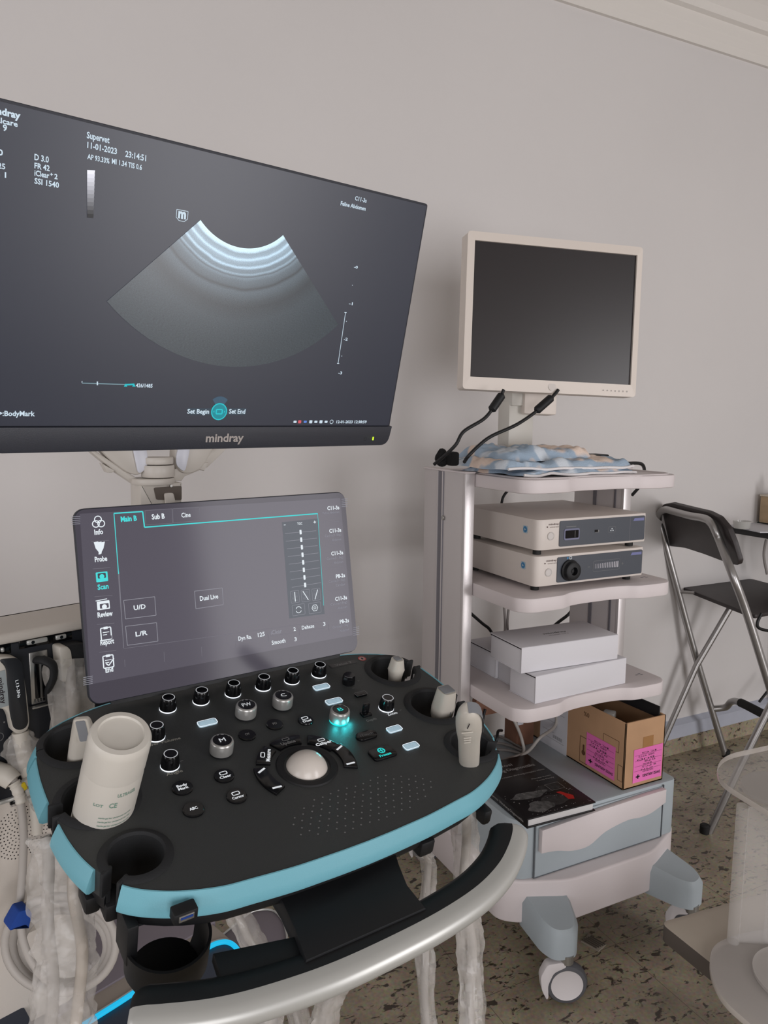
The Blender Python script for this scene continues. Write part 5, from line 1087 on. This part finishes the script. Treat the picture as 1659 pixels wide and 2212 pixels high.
sleeve('small clear plastic sleeve low beneath the handle at its left', [dp(560, 2130, 1.0), dp(575, 2190, 1.0), dp(590, 2260, 1.0)], .019, 19.5, .005, 1, .5)

# ------------------------------------------------------------------ connectors plugged into the machine
f_ = BF.sub(0, 0, .022); t = thing('probe_connector', 'white probe connector with black face plugged in at the far left', 'connector', f_.w(*B(20, 1500)))
q = [B(*p, .03) for p in ((-60, 1430), (-2, 1417), (30, 1418), (46, 1428), (57, 1500), (63, 1560), (58, 1577), (38, 1586), (27, 1580), (20, 1545), (8, 1530), (-60, 1528))]
mb = MB(BF); mb.prism(rpoly(q, .008, 4), .012, .034, mat('connector_white', (200, 194, 184), .45), bev=.003, fr=BF, smooth=True); mb.build('connector_shell', t)
q = [B(*p, .034) for p in ((-6, 1424), (36, 1420), (48, 1432), (60, 1560), (54, 1572), (40, 1577), (28, 1572), (20, 1540), (12, 1440))]
mb = MB(BF); mb.prism(rpoly(q, .008, 5), .034, .037, mat('connector_black', (34, 36, 40), .4), bev=.001, fr=BF, smooth=True); g = BF.sub(*B(33, 1470, .037), .0372, rad(-86)); mb.text('L13-3Ns', g, .026, .004, icon_w, .0003); mb.build('connector_face', t)
mb = MB(BF); g = BF.sub(*B(2, 1460, .037), .0345, rad(-86)); mb.box((.02, .0, .0002), (.052, .014, .0004), mat('connector_label', (150, 158, 160), .4), fr=g); mb.text('mindray', g.sub(.003, -.004, .0005), .038, .007, ink, .0003, bold=.02); mb.build('connector_label', t)
P = [BF.w(*B(x, y, h_), h_) for x, y, h_ in ((44, 1580, .025), (50, 1620, .028), (58, 1660, .03), (66, 1690, .03), (76, 1730, .03), (80, 1800, .03))]
MB().tube(smooth_path(P, 6), .0085, MATS['connector_white'], 14, rf=lambda u, a: .0115-.004*u).build('strain_relief', t)
MB().tube(smooth_path(P[:4], 8), .02, sleevem, 22, rf=lambda u, a: .006+.020*math.sin(PI*min(1, u*1.15+.05))*(1+.5*noise.noise(Vector((cos(a)*2, sin(a)*2, u*8)))), flat=.5, caps=False).build('plastic_wrap', t)
mb = MB(BF); c_ = B(70, 1715, .04); g = BF.sub(c_[0], c_[1], .040, rad(-72))
for k in range(4): mb.box((-.022+.014*k, 0, 0), (.011, .017, .010), clearp, .002, fr=g)
mb.box((-.021, -.008, .004), (.012, .010, .006), yellow, .002, fr=g); mb.build('cable_clip', t)
t = thing('probe_connector', 'smaller connector with dark lever in a plastic bag beside the touchscreen', 'connector', BF.w(*B(140, 1450), .03))
q = [B(*p, .03) for p in ((122, 1396), (140, 1393), (148, 1402), (152, 1435), (150, 1470), (128, 1470))]
mb = MB(BF); mb.prism(rpoly(q, .004, 3), .012, .040, MATS['connector_white'], bev=.002, fr=BF, smooth=True); mb.build('connector_shell', t)
q = [B(*p, .03) for p in ((140, 1393), (172, 1388), (200, 1395), (200, 1440), (160, 1440))]
MB(BF).prism(rpoly(q, .004, 3), .012, .036, rubber, bev=.002, fr=BF, smooth=True).build('connector_grip', t)
P = [BF.w(*B(x, y, h_), h_) for x, y, h_ in ((150, 1425, .03), (150, 1450, .035), (155, 1500, .04), (160, 1560, .04), (165, 1640, .04))]
MB().tube(smooth_path(P, 10), .03, sleevem, 30, rf=lambda u, a: .030*(1+.35*noise.noise(Vector((cos(a)*3, sin(a)*3, u*3)))), flat=.5, caps=False).build('plastic_bag', t)
MB().tube(smooth_path(P, 6), .008, cabg, 10).build('cable', t)
P = [BF.w(*B(x, y, h_), h_) for x, y, h_ in ((80, 1425, .03), (100, 1428, .045), (115, 1440, .05), (115, 1465, .045), (105, 1490, .03), (108, 1510, .015))]
t = tag(MB().tube(smooth_path(P, 6), .009, rubber, 14, flat=.6).build('locking_lever'), 'dark grey hooked lever over the open metal port', 'lever')
# hanging cable with coil and blue strap
t = thing('coiled_cable', 'pale grey cable with loops tied by a blue strap at the lower left', 'cable', dp(50, 2000, 1.06))
g_ = lambda x, y, d=1.06: dp(x, y, d)
MB().tube(smooth_path([g_(-30, 1668), g_(0, 1678), g_(25, 1682), g_(38, 1705), g_(46, 1745), g_(51, 1800), g_(49, 1870), g_(45, 1930), g_(42, 1970), g_(44, 2000), g_(52, 2040), g_(70, 2080), g_(110, 2130)], 8), .0055, cabg, 12).build('cable_run', t)
MB().tube([g_(-25, 1675), g_(-5, 1672), g_(15, 1676), g_(28, 1688)], .016, MATS['connector_white'], 18, rf=lambda u, a: .019-.006*u).build('connector_end', t)
P = [g_(30, 1690), g_(36, 1702), g_(42, 1720), g_(46, 1735)]; MB().tube(smooth_path(P, 4), .008, MATS['connector_white'], 12, rf=lambda u, a: .0085-.0015*u+.0008*math.sin(u*30)).build('strain_relief', t)
for k in range(3):
    c = (130+4*k, 2040+2*k); MB().tube([g_(c[0]+(120-14*k)*cos(a), c[1]+(104-13*k)*sin(a), 1.05+.02*k) for a in [2*PI*i/40 for i in range(40)]], .0055, cabg, 12, cl=True).build('cable_loop', t)
f_ = Frame(g_(41, 1985, 1.035), BF.ex, (0, 0, 1)); MB(f_).prism(rpoly([(-.016, .0), (-.003, .018), (.010, .016), (.014, .006), (.008, -.014), (.003, -.006), (-.016, -.004)], .002, 2), -.014, .012, velb, bev=.002, fr=f_, smooth=True).build('velcro_strap', t)

# ================================================================== BAR STOOL
A0, B0 = zp(1568, 1634, 0), zp(1528, 1806, 0)
C0 = Vector((2.105, 1.955, 0)); wd = (C0-B0).normalized(); fd = Vector((wd.y, -wd.x, 0))     # width (B to C), forward
T_st = thing('bar_stool', 'folding bar stool with dark backrest and seat on grey metal tubes', 'stool', (2.2, 1.7, 0))
def LP(x, y, off=0): return on_plane(x, y, A0+wd*off, wd)
def RP(x, y, off=0): return on_plane(x, y, B0+wd*off, wd)
SW = (A0-B0).dot(wd)        # width between the two side planes
Ltop, Lmid = LP(1424, 1128), LP(1467, 1285); Lfoot = A0
shift = -wd*SW
back = [Lfoot, LP(1505, 1425), LP(1464, 1275), LP(1433, 1160), LP(1423, 1122)]
topL = LP(1424, 1112)+wd*-.02+Vector((0, 0, .0)); 
rside = [RP(1561, 1150), RP(1572, 1200), RP(1590, 1262), RP(1624, 1370), RP(1659, 1482)]
dr_ = (rside[-1]-rside[-2]).normalized(); foot_r = rside[-1]+dr_*((-rside[-1].z)/dr_.z)
upv = (LP(1424, 1128)-Lmid).normalized(); nb = wd.cross(upv).normalized()
if nb.dot(fd) < 0: nb = -nb
FPt = lambda x, y: on_plane(x, y, LP(1424, 1128), nb)
path = [Vector(p) for p in back]+[FPt(1426, 1107), FPt(1438, 1101), FPt(1456, 1105), FPt(1490, 1114), FPt(1522, 1120), FPt(1537, 1131), FPt(1547, 1150), FPt(1556, 1172)]
foot_r = path[-1]; rside = [RP(1583, 1243), RP(1612, 1321), RP(1659, 1471)]
dr_ = (rside[-1]-rside[-2]).normalized(); foot_r = rside[-1]+dr_*((-rside[-1].z)/dr_.z); path += rside+[foot_r]
MB().tube(smooth_path(path, 6), .0125, chrome, 14).build('back_frame', T_st)
# crossing leg frames
s1 = LP(1578, 1312, -.03); MB().tube([s1, LP(1505, 1437, -.03), C0+fd*.02+wd*-.0+Vector((0, 0, .01))], .0115, chrome, 14).build('leg', T_st)
s2 = RP(1690, 1450, .03); MB().tube([s2+Vector((0, 0, .12))+fd*.08, RP(1659, 1535, .02), RP(1593, 1668, .02), RP(1528, 1806, .02)], .0115, chrome, 14).build('leg', T_st)
for p in (Lfoot, B0+wd*.02, foot_r): MB().cyl((p.x, p.y, 0), .015, .028, footm, 18, WORLD, .004).build('foot_cap', T_st)
# curved footrest
fr0, fr1 = LP(1541, 1531), LP(1548, 1528)
pts = [fr0, fr0+fd*.0+Vector((.03, -.03, .012)), on_plane(1580, 1516, fr0+Vector((.07, -.06, 0)), (0, 1, 0)), on_plane(1600, 1518, fr0+Vector((.1, -.12, 0)), (0, 1, 0)), on_plane(1659, 1548, fr0+Vector((.2, -.26, 0)), (0, 1, 0)), on_plane(1700, 1570, fr0+Vector((.3, -.34, 0)), (0, 1, 0))]
sp = smooth_path(pts, 6); MB().tube(sp[:20], .0125, chrome, 14).build('footrest', T_st); MB().tube(sp[18:], .016, footm, 14).build('footrest_grip', T_st)
# backrest board in front of the tube frame
upv = (LP(1424, 1128)-Lmid).normalized(); nb = wd.cross(upv).normalized()
if nb.dot(fd) < 0: nb = -nb
pb = LP(1430, 1140)+nb*.014
q = [on_plane(x, y, pb, nb) for x, y in ((1428, 1100), (1432, 1090), (1450, 1087), (1490, 1097), (1528, 1106), (1552, 1118), (1572, 1142), (1584, 1172), (1596, 1212), (1593, 1221), (1578, 1219), (1520, 1197), (1480, 1184), (1447, 1180), (1440, 1165))]
fbk = Frame(q[0], wd, upv); ql = [((p-fbk.o).dot(fbk.ex), (p-fbk.o).dot(fbk.ey)) for p in q]; sgn = 1 if fbk.ez.dot(fd) > 0 else -1
MB(fbk).prism(rpoly(ql, .006, 3), 0, .016*sgn, woodb, bev=.002, fr=fbk, smooth=True).build('backrest', T_st)
# seat
zs = .66; q = [zp(x, y, zs) for x, y in ((1474, 1268), (1480, 1264), (1613, 1250), (1628, 1251), (1700, 1270), (1740, 1310), (1659, 1322), (1632, 1328), (1612, 1322))]
MB().prism(rpoly([(p.x, p.y) for p in q], .01, 3), zs-.014, zs, woodb, bev=.003, smooth=True).build('seat', T_st)
MB().tube([LP(1463, 1278), LP(1500, 1281, -.04)], .006, chrome, 10).build('seat_rod', T_st)

# ================================================================== TABLE AT THE RIGHT
zt = .885; tc0 = yp(1573, 1136, 1.99)
t = thing('black_table', 'high black table against the wall at the right edge', 'table', (2.9, 1.7, 0))
MB().box((2.515+.5, 1.985-.35, zt-.013), (1.0, .70, .026), tableblk, .002).build('tabletop', t)
for x, y in ((2.80, 1.93), (3.4, 1.93), (2.85, 1.36), (3.4, 1.36)): MB().tube([Vector((x, y, zt-.026)), Vector((x+.03*(1 if x > 3 else 1), y, 0))], .011, cabb, 12).build('leg', t)
cable('table_wire', [yp(1655, 1165, 1.9), yp(1650, 1200, 1.9), yp(1657, 1240, 1.9)], .005, MATS['mid_grey_cable'], 'thin grey cable hanging below the black table', 'cable')
P = [yp(1645, 1325, 1.55), yp(1636, 1345, 1.55), yp(1640, 1357, 1.55), yp(1665, 1363, 1.55), yp(1720, 1366, 1.55)]
tag(MB().tube(smooth_path(P, 5), .005, cabb, 10).build('wire_rail'), 'bent black wire rail under the bar stool seat', 'rail')
tag(MB().tube([yp(1640, 1516, 1.9), yp(1680, 1465, 1.9)], .005, cabb, 10).build('metal_strut'), 'thin black metal strut leaning near the wall behind the stool', 'strut')
q = [zp(x, y, zt+.002) for x, y in ((1576, 1136), (1590, 1127), (1640, 1131), (1700, 1136), (1680, 1150), (1642, 1150))]
tag(MB().prism([(p.x, p.y) for p in q], zt, zt+.004, paper).build('white_tray'), 'white tray lying at the corner of the black table', 'tray')
c = zp(1602, 1141, zt+.005); f_ = Frame((c.x, c.y, zt+.005), (1, 0, 0), (0, 1, 0)); tag(MB(f_).lathe([(.0, 0), (.028, 0), (.033, .028), (.030, .028), (.026, .003), (0, .003)], clearp, 32, f_, cap=False).build('clear_dish'), 'small clear plastic dish on the white tray', 'dish')
q = [zp(x, y, zt+.002) for x, y in ((1612, 1127), (1640, 1115), (1720, 1120), (1720, 1140), (1660, 1133))]
mb = MB(); mb.prism([(p.x, p.y) for p in q], zt, zt+.008, greenmat)
tag(mb.build('green_mat'), 'dark green mat on the black table behind the tray', 'mat')
t = thing('pen_holder', 'light wooden pen box on the table at the right edge', 'pen holder', yp(1660, 1118, 1.93))
a = yp(1662, 1117, 1.93); mb = MB(); mb.box((a.x+.06, a.y+.0, zt+.063), (.12, .09, .105), woodbox, .003); mb.box((a.x+.06, a.y-.0, zt+.118), (.124, .094, .006), mat('pale_wood', (206, 196, 180), .5), .001); mb.build('wooden_box', t)
for k, (dx, c_, h_) in enumerate(((.012, (200, 198, 194), .045), (.022, (70, 60, 56), .04), (.035, (40, 66, 130), .075), (.045, (30, 50, 110), .06))):
    MB().tube([Vector((a.x+dx, a.y-.01*k, zt+.10)), Vector((a.x+dx-.006, a.y-.01*k, zt+.12+h_))], .004, mat('pen_%d' % k, c_, .4), 10)
    tag(MB().tube([Vector((a.x+dx, a.y-.01*k, zt+.10)), Vector((a.x+dx-.006, a.y-.01*k, zt+.12+h_))], .004, mat('pen_%d' % k, c_, .4), 10).build('pen'), ['white pen leftmost in the wooden pen box', 'short dark brown pen in the wooden box', 'tall blue pen standing in the wooden box', 'dark blue pen rightmost in the wooden box'][k], 'pen', 'pens in the wooden box')

# ================================================================== BEIGE BOARD AND ACRYLIC STAND
zb_ = .30
q = [zp(x, y, zb_) for x, y in ((1425, 1992), (1659, 1925))]
t = thing('low_beige_table', 'low beige table top with dark edge at the lower right corner', 'table', (1.35, .8, 0))
c0 = q[0]; pl = rpoly([(c0.x, c0.y), (c0.x+.40, c0.y-.042), (c0.x+.40, c0.y-.75), (c0.x-.012, c0.y-.70)], [.02, .02, .02, .02], 5)
MB().prism(pl, zb_-.035, zb_, boardm, bev=.002, side=boards, smooth=True).build('tabletop', t)
for x, y in ((c0.x+.25, c0.y-.2), (c0.x+.36, c0.y-.1), (c0.x+.3, c0.y-.62), (c0.x+.36, c0.y-.65)): MB().box((x, y, (zb_-.035)/2), (.04, .04, zb_-.035), boards, .002).build('leg', t)
t = thing('acrylic_stand', 'clear acrylic stand with rounded top plate on the beige table', 'stand', (1.30, .76, zb_))
q = [zp(x, y, .312) for x, y in ((1535, 2040), (1532, 2100), (1560, 2160), (1620, 2212), (1760, 2330), (1900, 2200), (1760, 2000), (1620, 2010))]
MB().prism(rpoly([(p.x, p.y) for p in q], .05, 6), zb_+.001, zb_+.013, acry_frost, bev=.001, side=acry_edge, smooth=True).build('bottle_plate' if False else 'base_plate', t)
zc = .60
q = [zp(x, y, zc) for x, y in ((1556, 1632), (1544, 1680), (1660, 1752), (1860, 1880), (1950, 1700), (1750, 1590))]
MB().prism(rpoly([(p.x, p.y) for p in q], [.06, .05, .02, .06, .06, .06], 8), zc-.012, zc, acry, bev=.001, side=acry_edge, smooth=True).build('top_plate', t)
c = zp(1690, 1690, zc); f_ = Frame((c.x, c.y, zc-.022), (1, 0, 0), (0, 1, 0)); MB(f_).lathe([(0, 0), (.072, 0), (.074, .004), (.072, .009), (0, .009)], acry_frost, 48, f_, cap=False).build('round_pad', t)
pp = [zp(1605, 1740, zc-.012), zp(1640, 1725, zc-.012), zp(1740, 1700, zc-.012)]
for k, (p, r) in enumerate(((pp[0], .011), (pp[0]+Vector((.055, -.03, 0)), .007))):
    f_ = Frame((p.x, p.y, zb_+.012), (1, 0, 0), (0, 1, 0)); MB(f_).lathe([(r, 0), (r, zc-zb_-.024)], acry_tube, 24, f_).build('post', t)
a, b = pp[0], pp[0]+Vector((.16, -.10, 0)); f_ = Frame((a.x, a.y, zb_+.012), (b-a), (0, 0, 1)); MB(f_).box((.10, (zc-zb_)/2-.012, 0), (.18, zc-zb_-.026, .005), acry_tube, .001).build('side_panel', t)
c = zp(1740, 2120, .315); f_ = Frame((c.x, c.y, zb_+.014), (1, 0, 0), (0, 1, 0)); MB(f_).lathe([(0, 0), (.085, 0), (.085, .006), (0, .006)], acry_frost, 48, f_, cap=False).build('round_pad', t)
